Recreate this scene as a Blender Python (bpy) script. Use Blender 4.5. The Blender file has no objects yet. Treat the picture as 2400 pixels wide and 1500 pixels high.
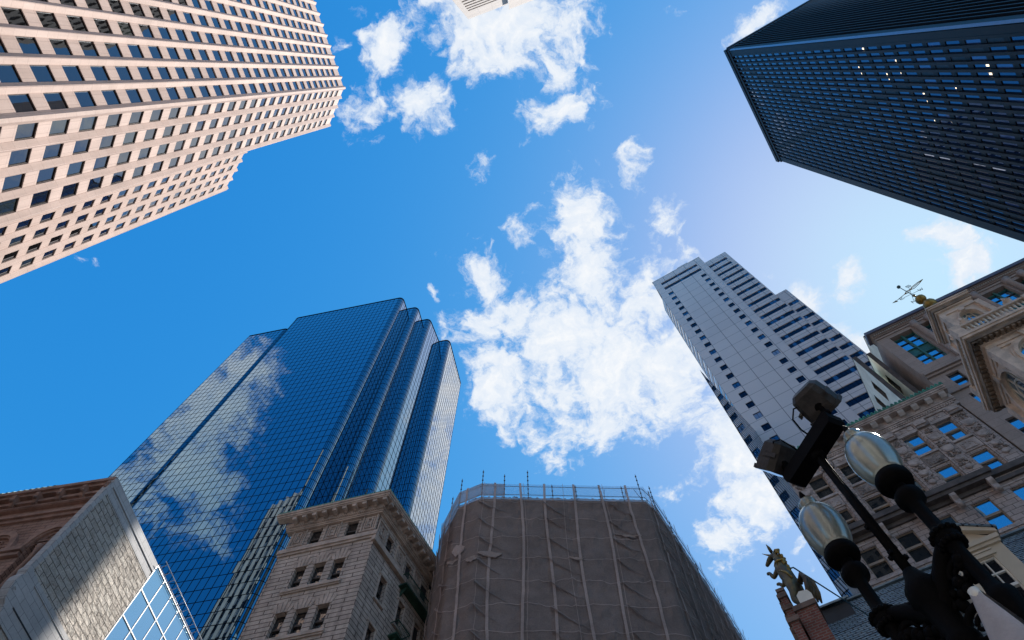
import bpy, bmesh, math, random
from mathutils import Vector, Matrix, Euler
R = math.radians
rnd = random.Random(7)
S = bpy.context.scene
COL = S.collection

# ------------------------------------------------------------------ camera
F_PX, CX, CY = 1600.0, 1200.0, 750.0          # 24 mm lens on a 36 mm wide sensor, 2400 x 1500 photograph
EYE = Vector((0, 0, 1.6))
_z = Vector((3.0, 582.0, F_PX)).normalized()  # zenith in camera axes (right, up, forward)
_f = Vector((0, 0, 1.0))
_y = (_f - _z * _f.dot(_z)).normalized()
_x = -_z.cross(_y)
if _x.x < 0: _x = -_x
ROWS = (_x, _y, _z)
def ray(px, py):
    d = Vector((px - CX, -(py - CY), F_PX)).normalized()
    return Vector((ROWS[0].dot(d), ROWS[1].dot(d), ROWS[2].dot(d)))
def at_height(px, py, h):
    r = ray(px, py); return EYE + r * ((h - EYE.z) / r.z)
def at_range(px, py, rng):
    r = ray(px, py); return EYE + r * (rng / math.hypot(r.x, r.y))
def project(p):
    v = p - EYE
    c = [ROWS[0][i] * v.x + ROWS[1][i] * v.y + ROWS[2][i] * v.z for i in range(3)]
    if c[2] < 0.01: return None
    return CX + F_PX * c[0] / c[2], CY - F_PX * c[1] / c[2]
cd = bpy.data.cameras.new('camera'); cam = bpy.data.objects.new('camera', cd); COL.objects.link(cam)
rt = Vector((ROWS[0].x, ROWS[1].x, ROWS[2].x)); up = Vector((ROWS[0].y, ROWS[1].y, ROWS[2].y)); fw = Vector((ROWS[0].z, ROWS[1].z, ROWS[2].z))
cam.matrix_world = Matrix(((rt.x, up.x, -fw.x, EYE.x), (rt.y, up.y, -fw.y, EYE.y), (rt.z, up.z, -fw.z, EYE.z), (0, 0, 0, 1)))
cd.sensor_width = 36; cd.lens = 24; cd.clip_start = 0.1; cd.clip_end = 5000
S.camera = cam

# ------------------------------------------------------------------ sun, exposure
SUN_AZ, SUN_EL = 65.0, 54.5
ld = bpy.data.lights.new('sun', 'SUN'); sun = bpy.data.objects.new('sun', ld); COL.objects.link(sun)
ld.energy = 4.3; ld.angle = R(0.53); ld.color = (1.0, 0.93, 0.84)
sv = Vector((math.cos(R(SUN_EL)) * math.sin(R(SUN_AZ)), math.cos(R(SUN_EL)) * math.cos(R(SUN_AZ)), math.sin(R(SUN_EL))))
sun.rotation_euler = sv.to_track_quat('Z', 'Y').to_euler(); sun.location = (0, 0, 300)
S.view_settings.view_transform = 'Standard'; S.view_settings.look = 'None'
S.view_settings.gamma = 1; S.view_settings.exposure = 0.75
S.cycles.max_bounces = 8; S.cycles.glossy_bounces = 5; S.cycles.transparent_max_bounces = 12

# ------------------------------------------------------------------ node helpers
def node(nt, typ, ins=None, **props):
    n = nt.nodes.new(typ)
    for k, v in props.items(): setattr(n, k, v)
    if ins:
        for k, v in ins.items():
            s = n.inputs[k]
            if isinstance(v, bpy.types.NodeSocket): nt.links.new(v, s)
            else: s.default_value = v
    return n
def mth(nt, op, a, b=0.0, clamp=False):
    n = node(nt, 'ShaderNodeMath', operation=op, use_clamp=clamp)
    for i, v in enumerate((a, b)):
        if isinstance(v, bpy.types.NodeSocket): nt.links.new(v, n.inputs[i])
        else: n.inputs[i].default_value = v
    return n.outputs[0]
def mixc(nt, f, a, b, mode='MIX'):
    n = node(nt, 'ShaderNodeMix', data_type='RGBA', blend_type=mode)
    for i, v in ((0, f), (6, a), (7, b)):
        if isinstance(v, bpy.types.NodeSocket): nt.links.new(v, n.inputs[i])
        else: n.inputs[i].default_value = v if i == 0 else (*v, 1) if len(v) == 3 else v
    return n.outputs[2]
def smooth(nt, v, a, b):
    n = node(nt, 'ShaderNodeMapRange', {'Value': v, 'From Min': a, 'From Max': b, 'To Min': 0.0, 'To Max': 1.0}, interpolation_type='SMOOTHSTEP')
    return n.outputs[0]

# ------------------------------------------------------------------ world: clear sky plus a broken deck of fair weather cloud
W = bpy.data.worlds.new('World'); S.world = W; W.use_nodes = True
nt = W.node_tree; nt.nodes.clear()
sky = node(nt, 'ShaderNodeTexSky', sky_type='NISHITA', sun_disc=False, sun_elevation=R(SUN_EL), sun_rotation=R(SUN_AZ),
           altitude=0.0, air_density=1.0, dust_density=0.42, ozone_density=2.0)
hs = node(nt, 'ShaderNodeHueSaturation', {'Color': sky.outputs[0], 'Saturation': 1.28, 'Value': 1.0, 'Hue': 0.5, 'Fac': 1.0})
sq = node(nt, 'ShaderNodeSeparateColor', {0: hs.outputs[0]})
def soft(c, top): return mth(nt, 'DIVIDE', c, mth(nt, 'ADD', 1.0, mth(nt, 'DIVIDE', c, top)))     # the glow round the sun rolls off as on film
SKY_OUT = node(nt, 'ShaderNodeCombineColor', {0: soft(mth(nt, 'MULTIPLY', mth(nt, 'POWER', sq.outputs[0], 2.1), 0.98), 2.3), 1: soft(mth(nt, 'MULTIPLY', mth(nt, 'POWER', sq.outputs[1], 1.15), 1.30), 4.5), 2: soft(mth(nt, 'MULTIPLY', sq.outputs[2], 2.5), 5.0)}).outputs[0]
tc = node(nt, 'ShaderNodeTexCoord')
sep = node(nt, 'ShaderNodeSeparateXYZ', {0: tc.outputs['Generated']})
zz = mth(nt, 'MAXIMUM', sep.outputs[2], 0.06)
dx = mth(nt, 'DIVIDE', sep.outputs[0], zz); dy = mth(nt, 'DIVIDE', sep.outputs[1], zz)
deck = node(nt, 'ShaderNodeCombineXYZ', {0: dx, 1: dy, 2: 0.0}).outputs[0]     # the point where the view ray meets the cloud deck
warp = node(nt, 'ShaderNodeTexNoise', {'Vector': deck, 'Scale': 7.0, 'Detail': 6.0, 'Roughness': 0.6})
wv = node(nt, 'ShaderNodeVectorMath', {0: warp.outputs['Color'], 1: (0.5, 0.5, 0.5)}, operation='SUBTRACT')
wv2 = node(nt, 'ShaderNodeVectorMath', {0: wv.outputs[0], 'Scale': 0.11}, operation='SCALE')
deckw = node(nt, 'ShaderNodeVectorMath', {0: deck, 1: wv2.outputs[0]}, operation='ADD').outputs[0]
def deck_pt(d): return Vector((d.x / d.z, d.y / d.z, 0))
def seen(px, py): return deck_pt(ray(px, py))
def mirrored(n_az):
    n = Vector((math.sin(R(n_az)), math.cos(R(n_az)), 0))
    def f(px, py):
        d = ray(px, py); d = d - n * (2 * d.dot(n)); return deck_pt(d)
    return f
# (map, x, y, half width, half height, tilt degrees, weight): sky seen directly, and sky that only the facades see
GT = mirrored(191.8)
CLOUDS = [(seen, 885, 108, 74, 84, 0, 1.00), (seen, 868, 268, 66, 66, 25, 0.92), (seen, 1000, 248, 72, 66, 0, 0.90),
 (seen, 1175, 40, 235, 120, 0, 1.2), (seen, 1080, 90, 100, 90, 0, 1.0), (seen, 1150, 140, 150, 62, 8, 1.00), (seen, 1335, 60, 62, 95, 0, 0.85), (seen, 1010, 0, 70, 60, 0, 0.90),
 (seen, 1300, 262, 105, 72, 0, 0.92), (seen, 1300, 165, 58, 80, 10, 0.85),
 (seen, 1120, 375, 30, 38, 30, 0.53), (seen, 1492, 372, 34, 52, 20, 0.55), (seen, 1340, 385, 26, 56, 0, 0.52), (seen, 1225, 550, 60, 36, 20, 0.52), (seen, 1555, 520, 66, 50, 0, 0.53),
 (seen, 1350, 520, 88, 110, 0, 0.95), (seen, 1375, 640, 120, 130, 0, 0.95), (seen, 1130, 660, 66, 80, -20, 0.88),
 (seen, 1180, 760, 130, 90, 0, 1.00), (seen, 1330, 790, 190, 140, 0, 1.10), (seen, 1170, 890, 100, 130, 0, 0.95), (seen, 1420, 880, 230, 170, 0, 1.15),
 (seen, 1570, 860, 120, 170, 0, 1.00), (seen, 1380, 1000, 170, 70, 0, 0.95), (seen, 1520, 660, 60, 80, 0, 0.80), (seen, 1530, 740, 110, 90, 0, 0.90),
 (seen, 1720, 1060, 110, 140, -30, 1.05), (seen, 1780, 1170, 120, 110, 0, 1.00), (seen, 1660, 960, 60, 70, 0, 0.85), (seen, 1690, 1275, 62, 78, 0, 0.85), (seen, 1560, 1165, 44, 34, 0, 0.53),
 (seen, 1290, 1085, 62, 42, 0, 0.53), (seen, 1180, 990, 40, 60, 0, 0.52), (seen, 2235, 560, 74, 52, 20, 0.90), (seen, 2265, 640, 85, 56, -20, 0.98), (seen, 1995, 640, 40, 55, 0, 0.82),
 (seen, 1885, 690, 66, 46, 30, 0.88), (seen, 1770, 45, 84, 44, -30, 0.88), (seen, 1625, 605, 40, 26, 0, 0.55), (seen, 1040, 770, 26, 52, 0, 0.55), (seen, 1015, 692, 15, 32, 0, 0.53),
 (seen, 185, 606, 34, 16, 0, 0.46), (seen, 1600, 6, 30, 20, 0, 0.52), (seen, 792, 108, 24, 26, 0, 0.55), (seen, 1880, 1265, 20, 34, 0, 0.53), (seen, 1895, 1330, 22, 14, 0, 0.53), (seen, 1800, 640, 30, 20, 0, 0.53),
 (seen, 1640, 850, 80, 110, 0, .95), (seen, 1800, 900, 150, 150, 0, 1.0), (seen, 1900, 1000, 160, 160, 0, 0.95),
 (mirrored(108.9), 950, 1110, 40, 90, 0, .9), (mirrored(102.1), 1058, 1000, 45, 150, 0, 1.0), (mirrored(102.1), 1035, 1200, 50, 130, 0, 1.05), (GT, 480, 960, 150, 130, -45, 1.05), (GT, 400, 1090, 150, 110, 0, 1.0), (GT, 560, 850, 90, 90, -45, .95), (GT, 300, 1150, 150, 110, 0, .9), (GT, 480, 1250, 90, 60, 0, .8), (GT, 470, 1130, 110, 70, 0, .9),
 (mirrored(104.4), 1040, 1000, 70, 170, 0, 1.0), (mirrored(104.4), 960, 1000, 60, 120, 0, .95)]
fld = None
for (mp, px, py, a, b, ang, w) in CLOUDS:
    c = mp(px, py); t = R(ang)
    ea = mp(px + a * math.cos(t), py + a * math.sin(t)) - c
    eb = mp(px - b * math.sin(t), py + b * math.cos(t)) - c
    m = node(nt, 'ShaderNodeMapping', {'Vector': deckw, 'Location': c, 'Rotation': (0, 0, math.atan2(ea.y, ea.x)), 'Scale': (ea.length, eb.length, 1)}, vector_type='TEXTURE')
    ln = node(nt, 'ShaderNodeVectorMath', {0: m.outputs[0]}, operation='LENGTH').outputs['Value']
    v = mth(nt, 'MULTIPLY', mth(nt, 'SUBTRACT', 1.19, ln), w)
    fld = v if fld is None else node(nt, 'ShaderNodeMath', {0: fld, 1: v, 2: 0.12}, operation='SMOOTH_MAX').outputs[0]
fld = mth(nt, 'MINIMUM', mth(nt, 'MAXIMUM', fld, -1.2), 1.25)
n1 = node(nt, 'ShaderNodeTexNoise', {'Vector': deckw, 'Scale': 14.0, 'Detail': 12.0, 'Roughness': 0.62, 'Distortion': 0.25}).outputs[0]
n2 = node(nt, 'ShaderNodeTexNoise', {'Vector': deckw, 'Scale': 55.0, 'Detail': 9.0, 'Roughness': 0.62}).outputs[0]
dens = mth(nt, 'ADD', fld, mth(nt, 'ADD', mth(nt, 'MULTIPLY', mth(nt, 'SUBTRACT', n1, 0.5), 2.4), mth(nt, 'MULTIPLY', mth(nt, 'SUBTRACT', n2, 0.5), 1.35)))
mask = smooth(nt, dens, 0.12, 0.85)
thick = smooth(nt, mth(nt, 'ADD', dens, mth(nt, 'MULTIPLY', mth(nt, 'SUBTRACT', n2, 0.5), 1.5)), 0.5, 1.9)
ccol = mixc(nt, thick, (3.1, 3.4, 3.8), (3.85, 3.9, 3.95))
skyc = mixc(nt, mth(nt, 'MULTIPLY', mask, 0.97), SKY_OUT, ccol)
bg = node(nt, 'ShaderNodeBackground', {'Color': skyc, 'Strength': 0.15})
out = node(nt, 'ShaderNodeOutputWorld', {'Surface': bg.outputs[0]})

# ------------------------------------------------------------------ materials
def new_mat(name):
    m = bpy.data.materials.new(name); m.use_nodes = True
    n = m.node_tree; n.nodes.clear()
    o = n.nodes.new('ShaderNodeOutputMaterial')
    return m, n, o
def plain(name, col, rough=0.7, var=0.25, scale=1.5, bump=0.0, bscale=30.0, metal=0.0, spec=0.5, col2=None):
    m, n, o = new_mat(name)
    t = node(n, 'ShaderNodeTexCoord')
    ns = node(n, 'ShaderNodeTexNoise', {'Vector': t.outputs['Object'], 'Scale': scale, 'Detail': 6.0, 'Roughness': 0.65})
    dk = col2 or tuple(c * (1 - var) for c in col); lt = col if col2 else tuple(min(1, c * (1 + var * 0.6)) for c in col)
    c = mixc(n, smooth(n, ns.outputs[0], 0.3, 0.7), dk, lt)
    p = node(n, 'ShaderNodeBsdfPrincipled', {'Base Color': c, 'Roughness': rough, 'Metallic': metal, 'Specular IOR Level': spec})
    if bump:
        b = node(n, 'ShaderNodeTexNoise', {'Vector': t.outputs['Object'], 'Scale': bscale, 'Detail': 5.0})
        bp = node(n, 'ShaderNodeBump', {'Height': b.outputs[0], 'Strength': bump, 'Distance': 0.03})
        n.links.new(bp.outputs[0], p.inputs['Normal'])
    n.links.new(p.outputs[0], o.inputs[0]); return m
def masonry(name, c1, c2, mortar, bw, rh, ms, rough=0.85, bump=0.6, stain=0.3, rock=0.0, offset=0.5, sscale=0.35, mdist=0.02, streak=0.0):
    m, n, o = new_mat(name)
    t = node(n, 'ShaderNodeTexCoord')
    br = node(n, 'ShaderNodeTexBrick', {'Vector': t.outputs['UV'], 'Color1': (*c1, 1), 'Color2': (*c2, 1), 'Mortar': (*mortar, 1), 'Scale': 1.0,
              'Brick Width': bw, 'Row Height': rh, 'Mortar Size': ms, 'Mortar Smooth': 0.15, 'Bias': 0.0}, offset=offset)
    n1 = node(n, 'ShaderNodeTexNoise', {'Vector': t.outputs['Object'], 'Scale': sscale, 'Detail': 7.0, 'Roughness': 0.65})
    n2 = node(n, 'ShaderNodeTexNoise', {'Vector': t.outputs['Object'], 'Scale': 9.0, 'Detail': 6.0, 'Roughness': 0.6})
    v = mth(n, 'ADD', mth(n, 'MULTIPLY', n1.outputs[0], 0.65), mth(n, 'MULTIPLY', n2.outputs[0], 0.35))
    g = node(n, 'ShaderNodeMapRange', {'Value': v, 'From Min': 0.32, 'From Max': 0.66, 'To Min': 1 - stain * 1.4, 'To Max': 1 + stain * 0.6}).outputs[0]
    if streak:
        mp = node(n, 'ShaderNodeMapping', {'Vector': t.outputs['UV'], 'Scale': (3.2, 0.12, 1)})
        n3 = node(n, 'ShaderNodeTexNoise', {'Vector': mp.outputs[0], 'Scale': 1.0, 'Detail': 5.0})
        g = mth(n, 'MULTIPLY', g, node(n, 'ShaderNodeMapRange', {'Value': n3.outputs[0], 'From Min': 0.35, 'From Max': 0.62, 'To Min': 1 - streak, 'To Max': 1.0}).outputs[0])
    gc = node(n, 'ShaderNodeCombineColor', {0: g, 1: g, 2: g}).outputs[0]
    c = mixc(n, 1.0, br.outputs[0], gc, 'MULTIPLY')
    p = node(n, 'ShaderNodeBsdfPrincipled', {'Base Color': c, 'Roughness': rough, 'Specular IOR Level': 0.35})
    h = mth(n, 'SUBTRACT', mth(n, 'MULTIPLY', n2.outputs[0], 0.25 + rock), mth(n, 'MULTIPLY', br.outputs['Fac'], 1.0))
    if rock:
        n4 = node(n, 'ShaderNodeTexVoronoi', {'Vector': t.outputs['Object'], 'Scale': 2.6, 'Randomness': 1.0})
        h = mth(n, 'ADD', h, mth(n, 'MULTIPLY', n4.outputs['Distance'], rock))
    bp = node(n, 'ShaderNodeBump', {'Height': h, 'Strength': bump, 'Distance': mdist})
    n.links.new(bp.outputs[0], p.inputs['Normal'])
    n.links.new(p.outputs[0], o.inputs[0]); return m
def mirror_glass(name, tint, under=(0.01, 0.02, 0.03), f0=0.5, rough=0.02, wob=0.0, wscale=0.8, blinds=None):
    m, n, o = new_mat(name)
    gl = node(n, 'ShaderNodeBsdfGlossy', {'Color': (*tint, 1), 'Roughness': rough})
    uc = (*under, 1)
    df = node(n, 'ShaderNodeBsdfDiffuse', {'Color': uc})
    if blinds:
        oi = node(n, 'ShaderNodeObjectInfo'); t = node(n, 'ShaderNodeTexCoord')
        df.inputs[0].default_value = uc
        c = mixc(n, smooth(n, oi.outputs['Random'], blinds[0], blinds[0] + 0.01), under, blinds[1])
        n.links.new(c, df.inputs[0])
    ge = node(n, 'ShaderNodeNewGeometry')          # Schlick, the same from either side of a pane
    dt = node(n, 'ShaderNodeVectorMath', {0: ge.outputs['Incoming'], 1: ge.outputs['Normal']}, operation='DOT_PRODUCT').outputs['Value']
    gz = mth(n, 'POWER', mth(n, 'SUBTRACT', 1.0, mth(n, 'ABSOLUTE', dt)), 4.0)
    fac = mth(n, 'ADD', mth(n, 'MULTIPLY', gz, 1 - f0), f0, True)
    wh = mth(n, 'MULTIPLY', mth(n, 'POWER', mth(n, 'SUBTRACT', 1.0, mth(n, 'ABSOLUTE', dt)), 6.0), 3.6, True)   # the coating's tint fades at grazing angles
    n.links.new(mixc(n, wh, tint, (.95, .97, 1.0)), gl.inputs['Color'])
    mx = node(n, 'ShaderNodeMixShader', {0: fac, 1: df.outputs[0], 2: gl.outputs[0]})
    if wob:
        t = node(n, 'ShaderNodeTexCoord')
        b = node(n, 'ShaderNodeTexNoise', {'Vector': t.outputs['Object'], 'Scale': wscale, 'Detail': 1.0})
        bp = node(n, 'ShaderNodeBump', {'Height': b.outputs[0], 'Strength': wob, 'Distance': 0.05})
        n.links.new(bp.outputs[0], gl.inputs['Normal'])
    n.links.new(mx.outputs[0], o.inputs[0]); return m
def lit(name, col, strength):
    m, n, o = new_mat(name)
    e = node(n, 'ShaderNodeEmission', {'Color': (*col, 1), 'Strength': strength})
    n.links.new(e.outputs[0], o.inputs[0]); return m

# ------------------------------------------------------------------ mesh building
class Frame:
    """facade frame: u along the wall, d outwards, z up (metres)"""
    def __init__(s, p, az, out=None):
        s.p = Vector((p[0], p[1], 0)); a = R(az)
        s.u = Vector((math.sin(a), math.cos(a), 0)); n = Vector((math.cos(a), -math.sin(a), 0))
        if out is None: out = EYE - s.p
        s.n = n if n.dot(Vector(out)) > 0 else -n
    def w(s, u, d, z): return s.p + s.u * u + s.n * d + Vector((0, 0, z))
    def rot(s): return math.atan2(-s.n.x, s.n.y)
    def uz(s, px, py, d=0.0):
        r = ray(px, py); q = s.p + s.n * d
        t = (q - EYE).dot(s.n) / r.dot(s.n); X = EYE + r * t
        return (X - s.p).dot(s.u), X.z
WORLD = Frame((0, 0), 90, (0, 1, 0))
class MB:
    def __init__(s, fr=None):
        s.fr = fr or WORLD; s.v = []; s.f = []; s.m = []; s.uv = []; s.sm = []
    def poly(s, pts, faces, m=0, smooth=False):
        k = len(s.v)
        s.v += [s.fr.w(*p) for p in pts]
        for f in faces:
            s.f.append([k + i for i in f]); s.m.append(m); s.sm.append(smooth)
            a, b, c = (Vector(pts[f[i]]) for i in (0, 1, 2))
            nn = (b - a).cross(c - a)
            if len(f) > 3 and nn.length < 1e-9: nn = (c - b).cross(Vector(pts[f[3]]) - b)
            ax = max(range(3), key=lambda i: abs(nn[i]))
            ii = ((1, 2), (0, 2), (0, 1))[ax]
            s.uv += [(pts[i][ii[0]], pts[i][ii[1]]) for i in f]
    def box(s, u0, u1, d0, d1, z0, z1, m=0):
        p = [(u0, d0, z0), (u1, d0, z0), (u1, d1, z0), (u0, d1, z0), (u0, d0, z1), (u1, d0, z1), (u1, d1, z1), (u0, d1, z1)]
        s.poly(p, [(0, 1, 2, 3), (4, 5, 6, 7), (0, 1, 5, 4), (1, 2, 6, 5), (2, 3, 7, 6), (3, 0, 4, 7)], m)
    def quad(s, a, b, c, d, m=0): s.poly([a, b, c, d], [(0, 1, 2, 3)], m)
    def prism(s, pts, a0, a1, axis='z', m=0, caps=True, smooth=False):
        """extrude a polygon: axis z -> pts (u,d); axis d -> pts (u,z); axis u -> pts (d,z)"""
        def mk(p, a): return (p[0], p[1], a) if axis == 'z' else (p[0], a, p[1]) if axis == 'd' else (a, p[0], p[1])
        n = len(pts); P = [mk(p, a0) for p in pts] + [mk(p, a1) for p in pts]
        s.poly(P, [(i, (i + 1) % n, (i + 1) % n + n, i + n) for i in range(n)], m, smooth)
        if caps: s.poly(P, [tuple(range(n)), tuple(range(n, 2 * n))], m)
    def lathe(s, u, d, prof, n=16, m=0, smooth=True):
        """turned shape around a vertical axis, prof = [(radius, z)]"""
        P = []
        for r, z in prof: P += [(u + r * math.cos(2 * math.pi * i / n), d + r * math.sin(2 * math.pi * i / n), z) for i in range(n)]
        F = []
        for j in range(len(prof) - 1): F += [(j * n + i, j * n + (i + 1) % n, (j + 1) * n + (i + 1) % n, (j + 1) * n + i) for i in range(n)]
        F += [tuple(range(n)), tuple(range((len(prof) - 1) * n, len(prof) * n))]
        s.poly(P, F, m, smooth)
    def tube(s, pts, r, n=8, m=0, smooth=True, caps=True):
        pts = [Vector(p) for p in pts]; P = []
        rr = r if isinstance(r, (list, tuple)) else [r] * len(pts)
        for j, p in enumerate(pts):
            t = (pts[min(j + 1, len(pts) - 1)] - pts[max(j - 1, 0)]).normalized()
            a = t.cross(Vector((0, 0, 1)));  a = a.normalized() if a.length > 0.05 else t.cross(Vector((1, 0, 0))).normalized()
            b = t.cross(a)
            P += [tuple(p + a * (rr[j] * math.cos(2 * math.pi * i / n)) + b * (rr[j] * math.sin(2 * math.pi * i / n))) for i in range(n)]
        F = []
        for j in range(len(pts) - 1): F += [(j * n + i, j * n + (i + 1) % n, (j + 1) * n + (i + 1) % n, (j + 1) * n + i) for i in range(n)]
        if caps: F += [tuple(range(n)), tuple(range((len(pts) - 1) * n, len(pts) * n))]
        s.poly(P, F, m, smooth)
    def ball(s, c, r, n=10, m=0, sq=1.0):
        k = max(4, n // 2)
        s.lathe(c[0], c[1], [(max(0.001, r * math.sin(math.pi * j / k)), c[2] - r * sq * math.cos(math.pi * j / k)) for j in range(k + 1)], n, m)
    def wall(s, u0, u1, z0, z1, holes, d=0.0, t=0.3, m=0, mr=None):
        """flat wall with rectangular openings (ua,ub,za,zb) and their reveals"""
        us = sorted({u0, u1, *[h[0] for h in holes], *[h[1] for h in holes]}); zs = sorted({z0, z1, *[h[2] for h in holes], *[h[3] for h in holes]})
        us = [x for x in us if u0 <= x <= u1]; zs = [x for x in zs if z0 <= x <= z1]
        for j in range(len(zs) - 1):
            zc = (zs[j] + zs[j + 1]) / 2; run = None
            for i in range(len(us) - 1):
                uc = (us[i] + us[i + 1]) / 2
                if any(h[0] < uc < h[1] and h[2] < zc < h[3] for h in holes):
                    if run is not None: s.quad((run, d, zs[j]), (us[i], d, zs[j]), (us[i], d, zs[j + 1]), (run, d, zs[j + 1]), m); run = None
                elif run is None: run = us[i]
            if run is not None: s.quad((run, d, zs[j]), (us[-1], d, zs[j]), (us[-1], d, zs[j + 1]), (run, d, zs[j + 1]), m)
        k = m if mr is None else mr
        for (a, b, c, e) in holes:
            s.quad((a, d, c), (a, d - t, c), (a, d - t, e), (a, d, e), k); s.quad((b, d, c), (b, d - t, c), (b, d - t, e), (b, d, e), k)
            s.quad((a, d, c), (b, d, c), (b, d - t, c), (a, d - t, c), k); s.quad((a, d, e), (b, d, e), (b, d - t, e), (a, d - t, e), k)
    def arch_spandrels(s, uc, z, r, d0, d1, m=0, rz=None, n=10):
        """the two corner fillings that turn the top of a square opening into an arch (springing at z)"""
        rz = rz or r
        for sg in (-1, 1):
            pts = [(uc + sg * r, z + rz)] + [(uc + sg * r * math.cos(R(90 * i / n)), z + rz * math.sin(R(90 * i / n))) for i in range(n + 1)]
            s.prism(pts, d0, d1, 'd', m)
    def arch_ring(s, uc, z, r0, r1, d0, d1, m=0, k=1.0, n=16, legs=0.0):
        a = [R(180 * i / n) for i in range(n + 1)]
        for i in range(n):
            q = [(uc + r * math.cos(t), z + k * r * math.sin(t)) for r, t in ((r0, a[i]), (r1, a[i]), (r1, a[i + 1]), (r0, a[i + 1]))]
            s.prism(q, d0, d1, 'd', m)
        if legs:
            for sg in (-1, 1):
                x0, x1 = sorted((uc + sg * r0, uc + sg * r1)); s.box(x0, x1, d0, d1, z - legs, z, m)
    def build(s, name, mats, parent=None, keep=False):
        me = bpy.data.meshes.new(name)
        org = Vector((0, 0, 0))
        if parent is not None: org = world_loc(parent)
        elif keep is not False: org = Vector(keep)
        me.from_pydata([tuple(v - org) for v in s.v], [], s.f)
        uvl = me.uv_layers.new(name='UVMap')
        flat = [c for uv in s.uv for c in uv]; uvl.data.foreach_set('uv', flat)
        me.polygons.foreach_set('material_index', s.m)
        me.polygons.foreach_set('use_smooth', s.sm)
        for mt in (mats if isinstance(mats, (list, tuple)) else [mats]): me.materials.append(mt)
        bm = bmesh.new(); bm.from_mesh(me); bmesh.ops.recalc_face_normals(bm, faces=bm.faces); bm.to_mesh(me); bm.free()
        o = bpy.data.objects.new(name, me); COL.objects.link(o)
        if parent is not None: o.parent = parent
        else: o.location = org
        return o
def world_loc(o):
    v = Vector(o.location); p = o.parent
    while p is not None: v = v + Vector(p.location); p = p.parent
    return v
def tag(o, label, cat=None, group=None):
    o['label'] = label
    if cat: o['category'] = cat
    if group: o['group'] = group
    return o
def thing(name, label, cat, loc, group=None):
    o = bpy.data.objects.new(name, None); COL.objects.link(o); o.location = loc; o.empty_display_size = 0.5
    return tag(o, label, cat, group)
def place(me, name, fr, u, d, z, parent, jit=0.0, flip=False):
    """one more object using mesh me, standing in facade frame fr (local x along the wall, y outwards)"""
    o = bpy.data.objects.new(name, me); COL.objects.link(o); o.parent = parent
    o.location = fr.w(u, d, z) - world_loc(parent)
    o.rotation_euler = (rnd.uniform(-jit, jit), 0, fr.rot() + rnd.uniform(-jit, jit))
    return o
LOCAL = Frame((0, 0), 90, (0, 1, 0))          # u = +x, d = +y
def mesh_of(mb, name, mats):
    o = mb.build(name, mats); me = o.data; bpy.data.objects.remove(o); return me
def px_area(fr, u, z, w, h):
    q = [project(fr.w(u + a * w / 2, 0, z + b * h / 2)) for a, b in ((-1, -1), (1, -1), (1, 1), (-1, 1))]
    if any(p is None for p in q): return 0
    if all(p[0] < 0 or p[0] > 2400 or p[1] < 0 or p[1] > 1500 for p in q): return 0
    return abs(sum(q[i][0] * q[(i + 1) % 4][1] - q[(i + 1) % 4][0] * q[i][1] for i in range(4))) / 2
def windows_on(root, spots, mesh_for, quad_for, jit, mats, limit=100):
    """the largest hundred windows become parts of their own, the rest one field of windows"""
    ranked = sorted(spots, key=lambda s: -px_area(s[0], s[1], s[3], s[4], s[5]))
    own = [s for s in ranked[:limit] if px_area(s[0], s[1], s[3], s[4], s[5]) > 0]
    for s in own: place(mesh_for(s), 'window', s[0], s[1], s[2], s[3], root, jit)
    rest = ranked[len(own):]
    if rest:
        mb = MB()
        for s in rest: quad_for(mb, s)
        o = mb.build('window_field', mats, root); o['kind'] = 'stuff'
def pane_quad(mb, s, m=0):
    fr, u, d, z, w, h = s[:6]; mb.fr = fr
    j = [rnd.uniform(-.0025, .0025) for _ in range(2)]
    mb.quad((u - w / 2, d + j[0], z - h / 2), (u + w / 2, d - j[0], z - h / 2), (u + w / 2, d - j[0] + j[1], z + h / 2), (u - w / 2, d + j[0] + j[1], z + h / 2), m)

# ================================================================== the setting
asphalt = plain('asphalt', (0.055, 0.055, 0.058), 0.9, 0.3, 0.8, 0.3)
paving = masonry('paving', (0.26, 0.25, 0.24), (0.3, 0.28, 0.26), (0.14, 0.14, 0.13), 1.2, 0.6, 0.012, bump=0.3, stain=0.2)
mb = MB(); mb.quad((-1500, -1500, 0), (1500, -1500, 0), (1500, 1500, 0), (-1500, 1500, 0)); o = mb.build('ground', paving); o['kind'] = 'structure'
mb = MB(); mb.quad((-30, -120, .004), (-14, -120, .004), (-14, 24, .004), (-30, 24, .004)); mb.quad((-14, 20, .004), (60, -16, .004), (64, -8, .004), (-14, 27, .004))
o = mb.build('road', asphalt); o['kind'] = 'structure'
mb = MB(); mb.box(-14, -13.7, -120, 19.5, 0.006, .15); mb.box(-30.3, -30, -120, 24, 0.006, .15); o = mb.build('kerb', plain('granite_kerb', (0.33, 0.32, 0.31))); o['kind'] = 'structure'

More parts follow.
